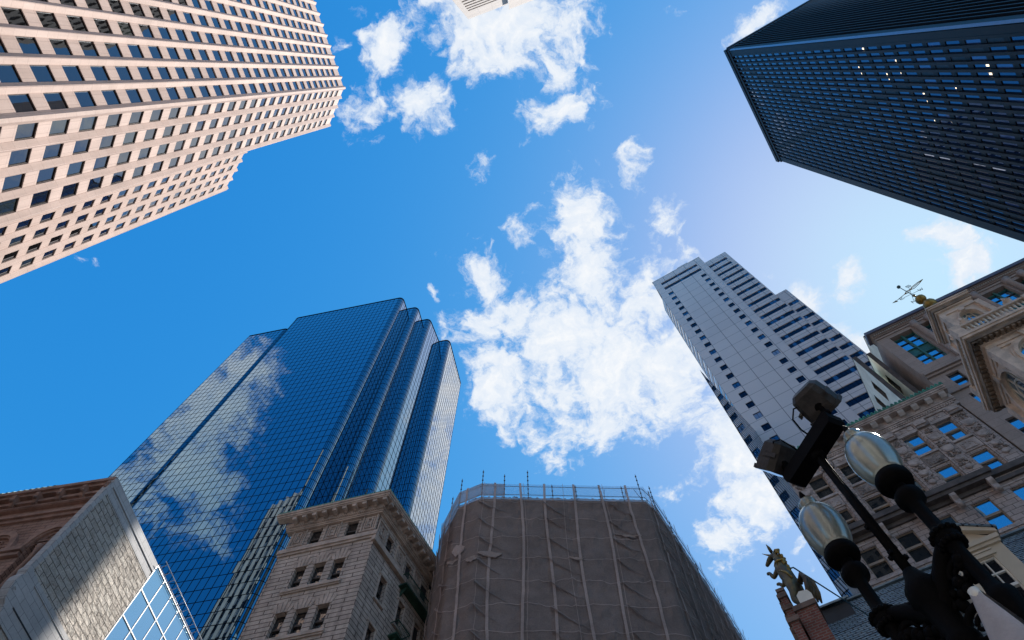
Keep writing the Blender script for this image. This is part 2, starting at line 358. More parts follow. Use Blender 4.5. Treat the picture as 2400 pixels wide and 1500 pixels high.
# ================================================================== pink granite tower (left)
granite = masonry('pink_granite', (0.55, 0.415, 0.365), (0.59, 0.455, 0.405), (0.38, 0.27, 0.24), 0.72, 1.33, 0.014, rough=0.75, bump=0.15, stain=0.16, offset=0.0, sscale=0.15, streak=0.10)
dark_core = plain('dark_core', (0.03, 0.03, 0.035), 0.9)
office_glass = mirror_glass('office_glass', (0.60, 0.66, 0.74), (0.008, 0.008, 0.009), 0.20, 0.015, 0.10, 0.5, (0.80, (0.022, 0.028, 0.025)))
frame_dark = plain('bronze_frame', (0.05, 0.035, 0.03), 0.5)
C0 = at_height(806, 206, 155)
root = thing('granite_tower', 'pink granite office tower with ribbed piers and square windows at the left edge', 'building', (C0.x, C0.y, 0))
F1 = Frame(C0, 196); F2 = Frame(C0, -26.4); C1 = at_height(575, 355, 138); F3 = Frame(C1, -33.7)
BAY, FLR, WZ = 2.13, 3.98, 53.45 - 13 * 3.98
def win_mesh(w, h, fw, mats, name='window'):
    m = MB(LOCAL); m.quad((-w / 2, 0, -h / 2), (w / 2, 0, -h / 2), (w / 2, 0, h / 2), (-w / 2, 0, h / 2), 0)
    for a in (-1, 1):
        m.box(a * w / 2 - a * fw if a > 0 else -w / 2, w / 2 if a > 0 else -w / 2 + fw, 0.002, 0.05, -h / 2, h / 2, 1)
        m.box(-w / 2 + fw, w / 2 - fw, 0.002, 0.05, *((h / 2 - fw, h / 2) if a > 0 else (-h / 2, -h / 2 + fw)), 1)
    return mesh_of(m, name, mats)
def ribbed_face(mb, fr, nb, H, first_fin=True, u_start=0.0, wall_to=None, z_lo=0.0):
    spots = []
    nf = int((H - 4.0 - WZ) / FLR) + 1
    for b in range(nb):
        u0 = u_start + BAY * b
        mb.prism([(u0 + 1.78, 0.0), (u0 + 2.16, .36), (u0 + 2.24, .36), (u0 + 2.60, 0.0), (u0 + 2.60, -.35), (u0 + 1.78, -.35)], 0, H + .35, 'z')
        z = z_lo
        for f in range(nf):
            zz = WZ + FLR * f
            mb.box(u0 + .45, u0 + 1.79, -.30, -.03, z, zz); z = zz + 2.33
            spots.append((fr, u0 + 1.115, -.16, zz + 1.165, 1.29, 2.33))
        mb.box(u0 + .45, u0 + 1.79, -.30, -.03, z, H)
    return spots
mb = MB(F1); sp = ribbed_face(mb, F1, 16, 155)
mb.fr = F2; sp2 = ribbed_face(mb, F2, 4, 155)
mb.fr = WORLD
cp = [F1.w(.46, -.35, 0), F1.w(.46, 0, 0), F1.w(.06, .33, 0), F2.w(.06, .33, 0), F2.w(.46, 0, 0), F2.w(.46, -.35, 0)]
mb.prism([(p.x, p.y) for p in cp], 0, 155.35)
mb.build('pier_wall', granite, root)
mb = MB(F3); sp3 = ribbed_face(mb, F3, 7, 138, u_start=-6.4); 
mb.prism([(8.5, -.4), (8.5, 0), (8.7, .3), (9.0, .2), (9.0, -.4)], 0, 138.3); mb.build('lower_wing', granite, root)
mb = MB(WORLD)
a, b, c, d, e = F1.w(34, -.3, 0), F1.w(0.2, -.3, 0), F2.w(.2, -.3, 0), F2.w(8.9, -.3, 0), F2.w(8.9, -.3, 0) - F1.n * 30
mb.prism([(p.x, p.y) for p in (a, b, c, d)] + [(d.x - 27, d.y + 4), (a.x - 27, a.y)], 0, 154.6)
a, b = F3.w(-6.2, -.3, 0), F3.w(8.9, -.3, 0)
mb.prism([(a.x, a.y), (b.x, b.y), (b.x - 16, b.y - 2), (a.x - 15, a.y)], 0, 137.6)
mb.build('core', dark_core, root)
FE2 = Frame((b.x + .05, b.y + .1), math.degrees(math.atan2(-16, -2)), (0, 1, 0)); mb = MB(FE2); sp5 = ribbed_face(mb, FE2, 7, 138); mb.build('wing_end_wall', granite, root)
FE = Frame((d.x + .1, d.y + .1), math.degrees(math.atan2(-27, 4)), (0, 1, 0)); mb = MB(FE); sp4 = ribbed_face(mb, FE, 12, 155); mb.build('end_wall', granite, root)
wm = win_mesh(1.29, 2.33, .035, [office_glass, frame_dark])
windows_on(root, sp + sp2 + sp3 + sp4 + sp5, lambda s: wm, pane_quad, .0035, office_glass)

# ================================================================== pale tower overhead (top of the picture)
pale = masonry('pale_granite', (0.60, 0.54, 0.50), (0.64, 0.58, 0.54), (0.42, 0.38, 0.36), 1.9, 1.95, 0.02, rough=0.8, bump=0.1, stain=0.08, offset=0.0)
band_glass = mirror_glass('band_glass', (0.5, 0.62, 0.75), (0.01, 0.02, 0.03), 0.3)
TC = at_height(1098, 45, 110); FT = Frame(TC, 109.4)
root = thing('pale_tower', 'pale stone tower corner with horizontal window bands at the top edge', 'building', (TC.x, TC.y, 0))
FL = Frame(TC, 219.8)
holes = [(.7, 5.5, 98.9 - 2.9 * k - 1.25, 98.9 - 2.9 * k) for k in range(32)]
mb = MB(FT); mb.wall(0, 6.1, 0, 110, holes, 0, .3); mb.box(5.9, 6.1, -1, -.001, 0, 110)
mb.fr = Frame(at_height(1193, 22, 110), 109.4); mb.wall(0, 6, 0, 110, [], 0.0, .3)
mb.fr = FL; mb.wall(0.0, 6, 0, 110, [], 0, .3)
mb.build('wall', pale, root)
mb = MB(FT); mb.box(.3, 11.5, -6, -1.4, 0, 109.6); mb.box(.2, 5.9, -1.4, -.35, 0, 109.7); mb.build('core', dark_core, root)
for h in holes: mb = MB(FT); mb.quad((h[0], -.25, h[2]), (h[1], -.25, h[2]), (h[1], -.25, h[3]), (h[0], -.25, h[3])); mb.build('window_band', band_glass, root)
mb = MB(FT); mb.box(0.05, 5.9, -.5, -.02, 110, 110.2); mb.build('parapet', pale, root)

# ================================================================== dark steel tower (right)
steel = plain('dark_steel', (0.013, 0.0105, 0.0095), 0.5, 0.2, 0.3, spec=0.25)
steel_highlight = plain('edge_highlight_steel', (0.30, 0.36, 0.44), 0.3, 0.1, spec=0.8, metal=0.7)  # corner chamfer's highlight put into the colour, far paler than the tower's steel
tower_glass = mirror_glass('tower_glass', (0.36, 0.44, 0.62), (0.006, 0.012, 0.035), 0.3, 0.01, 0.05, 0.5, (0.80, (0.07, 0.11, 0.24)))
dark_panel = plain('brace_panel', (0.022, 0.022, 0.026), 0.5)
lamp_lit = lit('ceiling_lamp_lit', (1.0, 0.80, 0.55), 1.6)
A0 = at_height(1700, 118, 183); FA = Frame(A0, 31.9); FB = Frame(A0, 119.9, (0.49, -0.87, 0))
FB = Frame(A0, 119.9, EYE - A0)
root = thing('dark_tower', 'near black steel and glass tower with narrow window columns at the upper right', 'building', (A0.x, A0.y, 0))
NB, PB, U0 = 27, 1.05, 1.45
mb = MB(FA)
mb.box(0.25, U0 + .05, -.3, .12, 0, 182); mb.box(U0 + .05 + NB * PB, 31.0, -.3, .12, 0, 182)
for b in range(NB + 1): mb.box(U0 + b * PB - .2, U0 + b * PB + .2, -.3, .14, 0, 179.5)
mb.box(0, 31.2, -.3, .25, 179.5, 181.2); mb.box(-.15, 31.35, -.5, .45, 181.2, 183)
for f in range(46): mb.box(U0, U0 + NB * PB, -.3, -.03, 82.05 + 3.95 * (f - 20) - 1.05, 82.05 + 3.95 * (f - 20))
mb.build('front_frame', steel, root)
mb = MB(FB)
mb.box(0.25, 1.2, -.3, .12, 0, 182); mb.box(0, 40, -.3, .25, 179.5, 181.2); mb.box(0.4, 40, -.5, .45, 181.2, 183)
for i in range(39): mb.box(1.75 + i * 1.0 - .1, 1.75 + i * 1.0 + .1, -.3, .3, 0, 180)
for f in range(46): mb.box(1.2, 40, -.32, -.05, 82.05 + 3.95 * (f - 20) - 1.05, 82.05 + 3.95 * (f - 20))
mb.build('side_frame', steel, root)
mb = MB(WORLD); q = [FA.w(.12, .14, 0), FB.w(.2, .14, 0), FB.w(.05, -.1, 0), FA.w(.05, -.1, 0)]
mb.prism([(p.x, p.y) for p in q], 0, 181.1); mb.build('corner_strip', steel_highlight, root)
mb = MB(FA); mb.box(.4, 31.0, -39, -.34, 0, 182.5); mb.build('core', dark_core, root)
mb = MB(FB)
for f in range(46):
    z = 82.05 + 3.95 * (f - 20)
    for i in range(38): mb.quad((1.85 + i, -.25, z), (2.65 + i, -.25, z), (2.65 + i, -.25, z + 2.9), (1.85 + i, -.25, z + 2.9))
o = mb.build('side_window_field', tower_glass, root); o['kind'] = 'stuff'
sp = []; pan = MB(FA); lamps = []
for b in range(NB):
    for f in range(2, 45):
        z = 82.05 + 3.95 * (f - 20); u = U0 + (b + .5) * PB
        if f - 20 in (b, 26 - b, b - 27, 80 - b, b + 27):
            pan.box(u - .32, u + .32, -.25, -.1, z - .02, z + 2.92)
        else:
            sp.append((FA, u, -.12, z + 1.45, .65, 2.9))
pan.build('brace_panel', dark_panel, root)
wmd = win_mesh(.65, 2.9, .02, [tower_glass, steel])
windows_on(root, sp, lambda s: wmd, pane_quad, .003, tower_glass)
for (px, py) in ((2022, 110), (2100, 138), (2013, 153), (2020, 169), (2079, 169), (2113, 168), (2085, 182), (2314, 148), (2322, 169), (2241, 200), (2170, 228), (2179, 244), (2196, 289), (2237, 294), (2090, 262), (2095, 276), (2098, 350), (2155, 349), (2143, 394), (2125, 412)):
    u, z = FA.uz(px, py, -.10)
    b = round((u - U0) / PB - .5); u = U0 + (b + .5) * PB + rnd.uniform(-.16, .1)
    m = MB(FA); m.box(u - .13, u + .13, -.10, -.085, z - .35, z + .35); m.build('ceiling_lamp', lamp_lit, root)

# ================================================================== blue glass tower
blue_glass = mirror_glass('blue_mirror_glass', (0.20, 0.37, 0.50), (0.0, 0.012, 0.04), 0.62, 0.006, 0.02, 0.4)
mullion = plain('black_mullion', (0.006, 0.007, 0.010), 0.9, spec=0.0)
root = thing('blue_glass_tower', 'tall blue mirror glass tower with stepped rounded corners behind the stone buildings', 'building', (-40, 56, 0))
def fillet(pts, r=1.0, n=6):
    """round the convex corners of an open plan polyline (list of (x,y,round?))"""
    out = []
    for i, (x, y, k) in enumerate(pts):
        if not k: out.append((x, y)); continue
        P = Vector((x, y)); a = (Vector(pts[i - 1][:2]) - P).normalized(); b = (Vector(pts[i + 1][:2]) - P).normalized()
        half = math.acos(max(-1, min(1, a.dot(b)))) / 2; t = r / math.tan(half)
        t = min(t, 1.2); rr = t * math.tan(half)
        c = P + (a + b).normalized() * (rr / math.sin(half)); s, e = P + a * t - c, P + b * t - c
        a0 = math.atan2(s.y, s.x); a1 = math.atan2(e.y, e.x); da = (a1 - a0 + math.pi) % (2 * math.pi) - math.pi
        out += [(c.x + rr * math.cos(a0 + da * j / n), c.y + rr * math.sin(a0 + da * j / n)) for j in range(n + 1)]
    return out
chains = [[(-66.5, 75, 0), (-63.7, 60.6, 0), (-54.05, 58.55, 1), (-53.1, 62.2, 0)],
          [(-51.3, 60.3, 0), (-52.35, 56.05, 1), (-25.95, 50.52, 1), (-25.2, 53.5, 0)],
          [(-25.2, 53.5, 0), (-22.5, 52.95, 1), (-21.75, 56.35, 0)],
          [(-21.75, 56.35, 0), (-19.75, 55.95, 1), (-17.75, 61.8, 0)],
          [(-17.75, 61.8, 0), (-15.2, 61.3, 1), (-12.7, 73.0, 0), (-16, 90, 0)]]
ROWH = 1.92
fullpoly = []
for ch in chains:
    pl = fillet(ch); fullpoly += pl
    g = MB(); fm = MB()
    for (x0, y0), (x1, y1) in zip(pl, pl[1:]):
        L = math.hypot(x1 - x0, y1 - y0)
        if L < 0.02: continue
        az = math.degrees(math.atan2(x1 - x0, y1 - y0))
        out = (y0 - y1, x1 - x0, 0)      # outside lies to the right of the walking direction
        out = (y1 - y0, -(x1 - x0), 0)
        fr = Frame((x0, y0), az, out); g.fr = fr; fm.fr = fr
        curved = L < .7; nc = max(1, round(L / 1.0)); w = L / nc
        for c in range(nc + 1):
            if not (curved and c == 0): fm.box(c * w - .035, c * w + .035, -.05, .02, 0, 156)
        nr = int(156 / ROWH)
        for k in range(nr):
            z0, z1 = 156 - (k + 1) * ROWH, 156 - k * ROWH
            if z0 < 25: break
            for c in range(nc):
                j = rnd.gauss(0, .0005); h = rnd.gauss(0, .0007)
                if curved: j = h = 0
                g.quad((c * w, j + h, z0), ((c + 1) * w, -j + h, z0), ((c + 1) * w, -j - h, z1), (c * w, j - h, z1))
            fm.box(0, L, -.05, .018, z0 - .04, z0 + .04)
        g.quad((0, 0, 0), (L, 0, 0), (L, 0, z0 + ROWH if z0 < 25 else z0), (0, 0, z0 + ROWH if z0 < 25 else z0))
        fm.box(0, L, -.3, .06, 155.6, 156.1)
    cw = g.build('curtain_wall', blue_glass, root); mg = fm.build('mullion_grid', mullion, cw)
cc = Vector((-38, 75))
inner = [tuple(Vector(p) + (cc - Vector(p)).normalized() * .35) for p in fullpoly] + [(-20, 100), (-62, 100)]
mb = MB(); mb.prism(inner, 0, 155.5); mb.build('core', dark_core, root)

# ================================================================== white panel tower
panel = masonry('white_panel', (0.66, 0.63, 0.64), (0.69, 0.66, 0.665), (0.20, 0.20, 0.215), 3.02, 3.72, 0.055, rough=0.6, bump=0.1, stain=0.05, offset=0.0, sscale=0.1)
strip_glass = mirror_glass('strip_glass', (0.11, 0.15, 0.24), (0.004, 0.007, 0.014), 0.12, 0.01, 0.05, 0.5)
strip_glass_b = mirror_glass('pale_strip_glass', (0.24, 0.36, 0.52), (0.02, 0.04, 0.08), 0.25, 0.01)
blind_glass = mirror_glass('blind_glass', (0.5, 0.6, 0.75), (0.22, 0.23, 0.25), 0.2, 0.02)
L0 = at_height(1529, 663, 174); FW = Frame(L0, 121.3)
root = thing('white_panel_tower', 'tall pale grey panel tower with dark window strips behind the street lamp', 'building', (L0.x, L0.y, 0))
PF = 3.72
holes = [(1.71, 11.8, 168.95, 170.6), (1.75, 11.85, 165.0, 166.8)]
wins = []
for k in range(44):
    z = 160.3 - PF * k
    for ua in (1.78, 10.65): holes.append((ua, ua + 1.22, z, z + 1.75)); wins.append((FW, ua + .61, -.12, z + .875, 1.22, 1.75))
mb = MB(FW); mb.wall(0, 13.58, 0, 174, holes, 0, .2); mb.box(13.38, 13.58, -.8, -.001, 0, 174)
mb.box(7.6, 10.65, -3.2, -1.2, 173.5, 178.2); mb.box(-.03, 13.6, -.4, .03, 174, 174.35)
mb.build('wall', panel, root)
B = MB(FW); bands = []
zt = [(164.75, 166.2), (161.0, 162.4)]
sec1 = [(13.78, 18.5 if k < 2 else 19.3, 164.7 - PF * k + (0 if k else 0), 166.2 - PF * k) for k in range(44)]
B.wall(13.59, 19.35, 0, 169.6, [(a, b, c, d + .05) for a, b, c, d in sec1], -.55, .15)
sec2 = [(19.62, 21.6, 127.3 - PF * k, 128.75 - PF * k) for k in range(34)]
B.wall(19.36, 21.75, 0, 134.8, sec2, -.75, .15)
B.box(19.15, 19.349, -1.2, -.56, 134.8, 169.6); B.box(13.6, 19.3, -.9, -.57, 169.6, 169.9)
B.build('banded_wall', panel, root)
mb = MB(FW); mb.box(.1, 13.4, -9.2, -.25, 0, 173.8); mb.box(13.4, 19.2, -9.2, -.75, 0, 169.4); mb.box(19.2, 21.6, -9.2, -.95, 0, 134.5); mb.build('core', dark_core, root)
wp = []
for (a, b, c, d), dd in [(h, -.66) for h in sec1] + [(h, -.86) for h in sec2] + [(h, -.15) for h in holes[:2]]:
    n = max(2, round((b - a) / .72)); w = (b - a) / n
    for i in range(n): wp.append((FW, a + (i + .5) * w, dd, (c + d) / 2, w - .03, d - c))
m1 = win_mesh(1.22, 1.75, .05, [strip_glass, mullion]); mbx = bpy.data.meshes
def split_win(mats):
    m = MB(LOCAL); m.quad((-.61, 0, -.875), (.61, 0, -.875), (.61, 0, .875), (-.61, 0, .875), 0)
    for x in (-.61, -.025, .56): m.box(x, x + .05, .002, .05, -.875, .875, 1)
    for z in (-.875, .825): m.box(-.56, .56, .002, .05, z, z + .05, 1)
    return mesh_of(m, 'window', mats)
wk = [split_win([g, mullion]) for g in (strip_glass, strip_glass_b, blind_glass)]
for s in wins:
    if px_area(s[0], s[1], s[3], s[4], s[5]) > 0: place(wk[rnd.choices((0, 1, 2), (60, 22, 18))[0]], 'window', s[0], s[1], s[2], s[3], root, .003)
mb = MB(FW)
for s in wp:
    pane_quad(mb, s, rnd.choices((0, 1), (82, 18))[0])
o = mb.build('strip_window_field', [strip_glass, strip_glass_b], root); o['kind'] = 'stuff'
mb = MB(FW)
for (a, b, c, d), dd in [(h, -.62) for h in sec1] + [(h, -.82) for h in sec2] + [(h, -.12) for h in holes[:2]]:
    n = max(2, round((b - a) / .72)); w = (b - a) / n
    for i in range(1, n): mb.box(a + i * w - .02, a + i * w + .02, dd - .04, dd, c, d)
o = mb.build('window_mullions', mullion, root); o['kind'] = 'stuff'
# left flank with short window strips
FS = Frame(L0, 18, (-1, .2, 0)); mb = MB(FS)
hs_ = [(.5, 4.2, 160.0 - PF * k - 3.2, 160.0 - PF * k - 1.3) for k in range(40)]
mb.wall(.25, 4.3, 0, 163.5, hs_, -.15, .1); mb.build('flank_wall', panel, root)
for h in hs_: mb = MB(FS); mb.quad((h[0], -.22, h[2]), (h[1], -.22, h[2]), (h[1], -.22, h[3]), (h[0], -.22, h[3])); mb.build('flank_window', strip_glass_b, root)

# ================================================================== ribbed blue glass slab seen edge on
G0 = at_range(1636, 860, 50); FG = Frame((G0.x, G0.y), 43)
root = thing('ribbed_glass_slab', 'thin edge of a ribbed blue glass building left of the pale grey tower', 'building', (G0.x, G0.y, 0))
mb = MB(FG)
for k in range(47): mb.quad((0, 0, k * 2), (14, rnd.uniform(-.004, .004), k * 2), (14, rnd.uniform(-.004, .004), k * 2 + 2), (0, 0, k * 2 + 2))
mb.build('glass_wall', mirror_glass('slab_glass', (0.7, 0.85, 1.0), (0.10, 0.20, 0.34), 0.35, 0.01), root)  # pale blue under colour stands in for a brighter reflection
mb = MB(FG)
for k in range(48): mb.box(0, 14, -.02, .012, k * 2 - .22, k * 2 + .22)
mb.build('rib', mullion, root)
mb = MB(); a, b = FG.w(0, -.04, 0), FG.w(14, -.04, 0); c = Vector((G0.x, G0.y, 0)); c = c + c.normalized() * 14
mb.prism([(a.x, a.y), (b.x, b.y), (c.x, c.y)], 0, 93.8); mb.build('core', dark_core, root)

# ================================================================== brown stone corner building
brown = masonry('brown_ashlar', (0.50, 0.39, 0.33), (0.57, 0.46, 0.39), (0.12, 0.08, 0.065), 1.5, 0.36, 0.03, rough=0.85, bump=1.0, stain=0.28, sscale=0.5, streak=0.22)
brown_trim = plain('brown_trim_stone', (0.46, 0.355, 0.295), 0.8, 0.3, 1.2, 0.3)
old_copper = plain('green_copper', (0.07, 0.30, 0.23), 0.6, 0.45, 2.5, 0.3)
old_glass = mirror_glass('wavy_old_glass', (0.55, 0.54, 0.53), (0.02, 0.02, 0.022), 0.30, 0.01, 0.55, 1.3)
sash_dark = plain('dark_sash', (0.035, 0.028, 0.025), 0.5)
B0 = at_height(910, 1150, 45); FBR = Frame(B0, -75.2); FBS = Frame(B0, 27.5)
root = thing('brown_corner_building', 'brown ashlar corner building with heavy bracketed cornice between blue tower and netted scaffold', 'building', (B0.x, B0.y, 0))
def sash_mesh(w, h, mats, fw=.06):
    m = MB(LOCAL); t = h * .03
    m.quad((-w / 2, 0, -h / 2), (w / 2, 0, -h / 2), (w / 2, -.008, -t), (-w / 2, -.008, -t), 0)
    m.quad((-w / 2, .05, t), (w / 2, .05, t), (w / 2, .056, h / 2), (-w / 2, .056, h / 2), 0)
    pane = mesh_of(m, 'pane', [mats[0]])
    m = MB(LOCAL)
    for a, b in ((-w / 2, -w / 2 + fw), (w / 2 - fw, w / 2)): m.box(a, b, -.05, .10, -h / 2, h / 2)
    for a, b, d in ((-h / 2, -h / 2 + fw * 1.3, .08), (-t, t * 1.6, .11), (h / 2 - fw, h / 2, .10)): m.box(-w / 2 + fw, w / 2 - fw, -.05, d, a, b)
    return mesh_of(m, 'window', [mats[1]]), pane
def put_sash(ms, fr, u, d, z, root, jit=.004):
    o = place(ms[0], 'window', fr, u, d, z, root)
    p = bpy.data.objects.new('pane', ms[1]); COL.objects.link(p); p.parent = o; p.rotation_euler = (rnd.uniform(-jit, jit), 0, rnd.uniform(-jit, jit))
    return o
holes = []; hs2 = []
WB = [(1.60, .82), (2.60, .82), (3.62, .82)]
WB = [(1.66, 2.45), (3.0, 3.8), (4.33, 5.12)]
for k in range(9):
    z = 35.95 - 4.03 * k
    if z < 3: break
    for a, b in WB: holes.append((a, b, z, z + 2.1))
top = [(1.65, 2.52, 40.42, 42.2), (4.35, 5.22, 40.42, 42.2)]
mb = MB(FBR); mb.wall(0, 6.9, 0, 39.55, holes, 0, .45); mb.wall(.15, 6.75, 39.55, 42.7, top, -.12, .4)
mb.box(6.7, 6.9, -12, -.001, 0, 39.55); mb.box(6.6, 6.75, -12, -.121, 39.55, 42.7)
side = []
for k in range(9):
    z = 35.5 - 4.03 * k
    if z < 3: break
    for u in (1.55, 3.85, 5.9, 8.3, 10.6): side.append((u, u + .72, z, z + 2.05))
stop = [(1.45, 2.2, 40.0, 41.6), (4.0, 4.7, 40.0, 41.5), (6.1, 6.8, 40.0, 41.5), (8.4, 9.1, 40, 41.5)]
mb.fr = FBS; mb.wall(0, 14, 0, 39.0, side, 0, .4); mb.wall(.15, 14, 39.0, 42.7, stop, -.12, .35)
mb.build('wall', brown, root)
# trim: belt course, sills, lintel fans, recessed panels
mb = MB(FBR); mb.box(-.16, 7.0, -.1, .2, 39.75, 40.15); mb.box(-.08, 6.95, -.1, .11, 39.55, 39.75)
mb.fr = FBS; mb.box(-.15, 14, -.1, .2, 39.2, 39.65); mb.build('belt_course', brown_trim, root)
for k in range(9):
    z = 35.95 - 4.03 * k; mb = MB(FBR)
    if z > 3: mb.box(1.4, 5.38, 0.002, .17, z - .24, z); mb.box(1.45, 5.33, 0.002, .10, z - .36, z - .24); mb.build('sill', brown_trim, root)
for k in range(9):
    z = 38.06 - 4.03 * k
    if z < 5: break
    for a, b in WB:
        c = (a + b) / 2; mb = MB(FBR)
        for i in range(5):
            x0 = a - .12 + (b - a + .24) * i / 5; x1 = a - .12 + (b - a + .24) * (i + 1) / 5; t0 = c + (x0 - c) * 1.45; t1 = c + (x1 - c) * 1.45; hh = 1.05 - .22 * abs(i - 2)
            mb.prism([(x0 + .015, z), (x1 - .015, z), (t1 - .02, z + hh), (t0 + .02, z + hh)], .002, .05, 'd')
        mb.build('lintel_fan', brown_trim, root)
for fr, pans in ((FBR, [(5.5, 6.55), (2.92, 4.05), (.22, 1.3)]), (FBS, [(.12, 1.2), (2.55, 3.65), (4.95, 5.9), (7.0, 8.2)])):
    for a, b in pans:
        mb = MB(fr); zlo, zhi = (40.6, 42.35) if fr is FBR else (40.05, 41.75)
        for j, (g, d) in enumerate(((0, .05), (.18, .0), (.34, .04))):
            w_ = .07
            mb.box(a + g, b - g, -.118, -.118 + .06 + d, zlo + g, zlo + g + w_); mb.box(a + g, b - g, -.118, -.118 + .06 + d, zhi - g - w_, zhi - g)
            mb.box(a + g, a + g + w_, -.118, -.118 + .06 + d, zlo + g + w_, zhi - g - w_); mb.box(b - g - w_, b - g, -.118, -.118 + .06 + d, zlo + g + w_, zhi - g - w_)
        mb.build('carved_panel', brown_trim, root)
# cornice
mb = MB()
def ring(d, z0, z1, ext=15):
    pts = [FBR.w(7.05 + min(d, .9), d - .4, 0), FBR.w(7.05 + min(d, .9), d, 0), None, FBS.w(ext, d, 0), FBS.w(ext, d - .6, 0)]
    # corner where the two offset lines meet
    p, u = FBR.w(0, d, 0), FBR.u; q, v = FBS.w(0, d, 0), FBS.u
    den = u.x * v.y - u.y * v.x; t = ((q.x - p.x) * v.y - (q.y - p.y) * v.x) / den
    pts[2] = p + u * t
    inner = FBR.w(1, -.5, 0)
    mb.prism([(x.x, x.y) for x in pts] + [(inner.x, inner.y)], z0, z1)
for d, z0, z1 in ((.08, 42.3, 42.42), (.14, 42.42, 42.55), (.20, 42.55, 42.72), (.78, 43.08, 43.2), (.84, 43.2, 43.4), (.90, 43.4, 43.6)): ring(d, z0, z1)
ring(.24, 42.72, 43.08)
mb.build('cornice', brown_trim, root)
mb = MB(); ring(.92, 43.6, 43.66); mb.build('copper_gutter', old_copper, root)
for fr_, n_, s0 in ((FBR, 10, -.35), (FBS, 19, .1)):
    for i in range(n_): mb = MB(fr_); u = s0 + .76 * i; mb.box(u - .15, u + .15, .242, .74, 42.80, 43.078); mb.box(u - .11, u + .11, .242, .42, 42.74, 42.80); mb.build('cornice_bracket', brown_trim, root)
mb = MB(FBR)
for i in range(46): u = -.2 + .16 * i; mb.box(u - .05, u + .05, .202, .26, 42.57, 42.70)
mb.fr = FBS
for i in range(90): u = -.2 + .16 * i; mb.box(u - .05, u + .05, .202, .26, 42.57, 42.70)
mb.build('dentil_row', brown_trim, root)
sm = sash_mesh(.80, 2.1, [old_glass, sash_dark]); smt = sash_mesh(.87, 1.78, [old_glass, sash_dark]); sms = sash_mesh(.72, 2.05, [old_glass, sash_dark]); smst = sash_mesh(.74, 1.6, [old_glass, sash_dark])
for h in holes[:9]: put_sash(sm, FBR, (h[0] + h[1]) / 2, -.38, (h[2] + h[3]) / 2, root)
for h in top: put_sash(smt, FBR, (h[0] + h[1]) / 2, -.45, (h[2] + h[3]) / 2, root)
for h in side[:10]: put_sash(sms, FBS, (h[0] + h[1]) / 2, -.33, (h[2] + h[3]) / 2, root)
for h in stop: put_sash(smst, FBS, (h[0] + h[1]) / 2, -.42, (h[2] + h[3]) / 2, root)
for h in side:
    mb = MB(FBS); mb.box(h[0] - .14, h[0], 0.002, .06, h[2], h[3]); mb.box(h[1], h[1] + .14, 0.002, .06, h[2], h[3]); mb.box(h[0] - .2, h[1] + .2, .002, .09, h[3], h[3] + .2); mb.box(h[0] - .2, h[1] + .2, .002, .12, h[2] - .16, h[2]); mb.build('window_surround', brown_trim, root)
mb = MB(FBR); mb.prism([(p.x - 0, p.y) for p in (Vector((.5, -.6, 0)), Vector((6.6, -.6, 0)), Vector((6.6, -12, 0)), Vector((-3, -12, 0)))], 0, 43.5); mb.build('core', dark_core, root)
green_iron = plain('green_iron', (0.02, 0.06, 0.04), 0.6, 0.4)
for (u0, u1, z0, hh) in ((3.5, 8.2, 38.6, .9), (3.5, 5.0, 34.3, .95), (7.0, 9.0, 34.3, .95)):
    mb = MB(FBS); mb.box(u0, u1, .002, .62, z0 - .12, z0)
    n = int((u1 - u0) / .14)
    for i in range(n + 1): u = u0 + .02 + (u1 - u0 - .04) * i / n; mb.box(u - .012, u + .012, .58, .604, z0, z0 + hh)
    mb.box(u0, u1, .56, .62, z0 + hh, z0 + hh + .05)
    for u in (u0, u1 - .05): mb.box(u, u + .05, .002, .56, z0 + hh, z0 + hh + .05)
    for u in (u0 + .3, u1 - .4): mb.prism([(.002, z0 - .12), (.5, z0 - .12), (.002, z0 - .7)], u, u + .1, 'u')
    mb.build('iron_balcony', green_iron, root)

# ================================================================== netted scaffold round a building
def net_mat(name, col, alpha, back):
    m, n, o = new_mat(name)
    t = node(n, 'ShaderNodeTexCoord')
    ns = node(n, 'ShaderNodeTexNoise', {'Vector': t.outputs['Object'], 'Scale': 0.5, 'Detail': 8.0, 'Roughness': 0.7})
    mp = node(n, 'ShaderNodeMapping', {'Vector': t.outputs['UV'], 'Scale': (12, 9, 1)})
    n2 = node(n, 'ShaderNodeTexNoise', {'Vector': mp.outputs[0], 'Scale': 1.0, 'Detail': 3.0})
    c = mixc(n, smooth(n, ns.outputs[0], 0.3, 0.7), tuple(x * .72 for x in col), col)
    df = node(n, 'ShaderNodeBsdfDiffuse', {'Color': c}); tl = node(n, 'ShaderNodeBsdfTranslucent', {'Color': c}); tr = node(n, 'ShaderNodeBsdfTransparent', {'Color': (0.95, 0.97, 1.0, 1)})
    a = node(n, 'ShaderNodeMixShader', {0: back, 1: df.outputs[0], 2: tl.outputs[0]})
    f = mth(n, 'ADD', alpha, mth(n, 'MULTIPLY', mth(n, 'SUBTRACT', n2.outputs[0], 0.5), 0.35), True)
    b = node(n, 'ShaderNodeMixShader', {0: f, 1: tr.outputs[0], 2: a.outputs[0]})
    n.links.new(b.outputs[0], o.inputs[0]); return m
net = net_mat('brown_netting', (0.40, 0.315, 0.285), 0.78, 0.3)
net_thin = net_mat('thin_netting', (0.42, 0.48, 0.56), 0.30, 0.5)
net_seam = net_mat('netting_seam', (0.58, 0.46, 0.42), 0.9, 0.3)
steel_pole = plain('scaffold_tube', (0.09, 0.10, 0.12), 0.5, 0.3, metal=0.4)
plank = plain('scaffold_plank', (0.16, 0.10, 0.07), 0.9, 0.4)
hid_wall = masonry('hidden_brick', (0.15, 0.11, 0.10), (0.18, 0.13, 0.12), (0.10, 0.09, 0.09), .4, .2, .02, stain=.4)
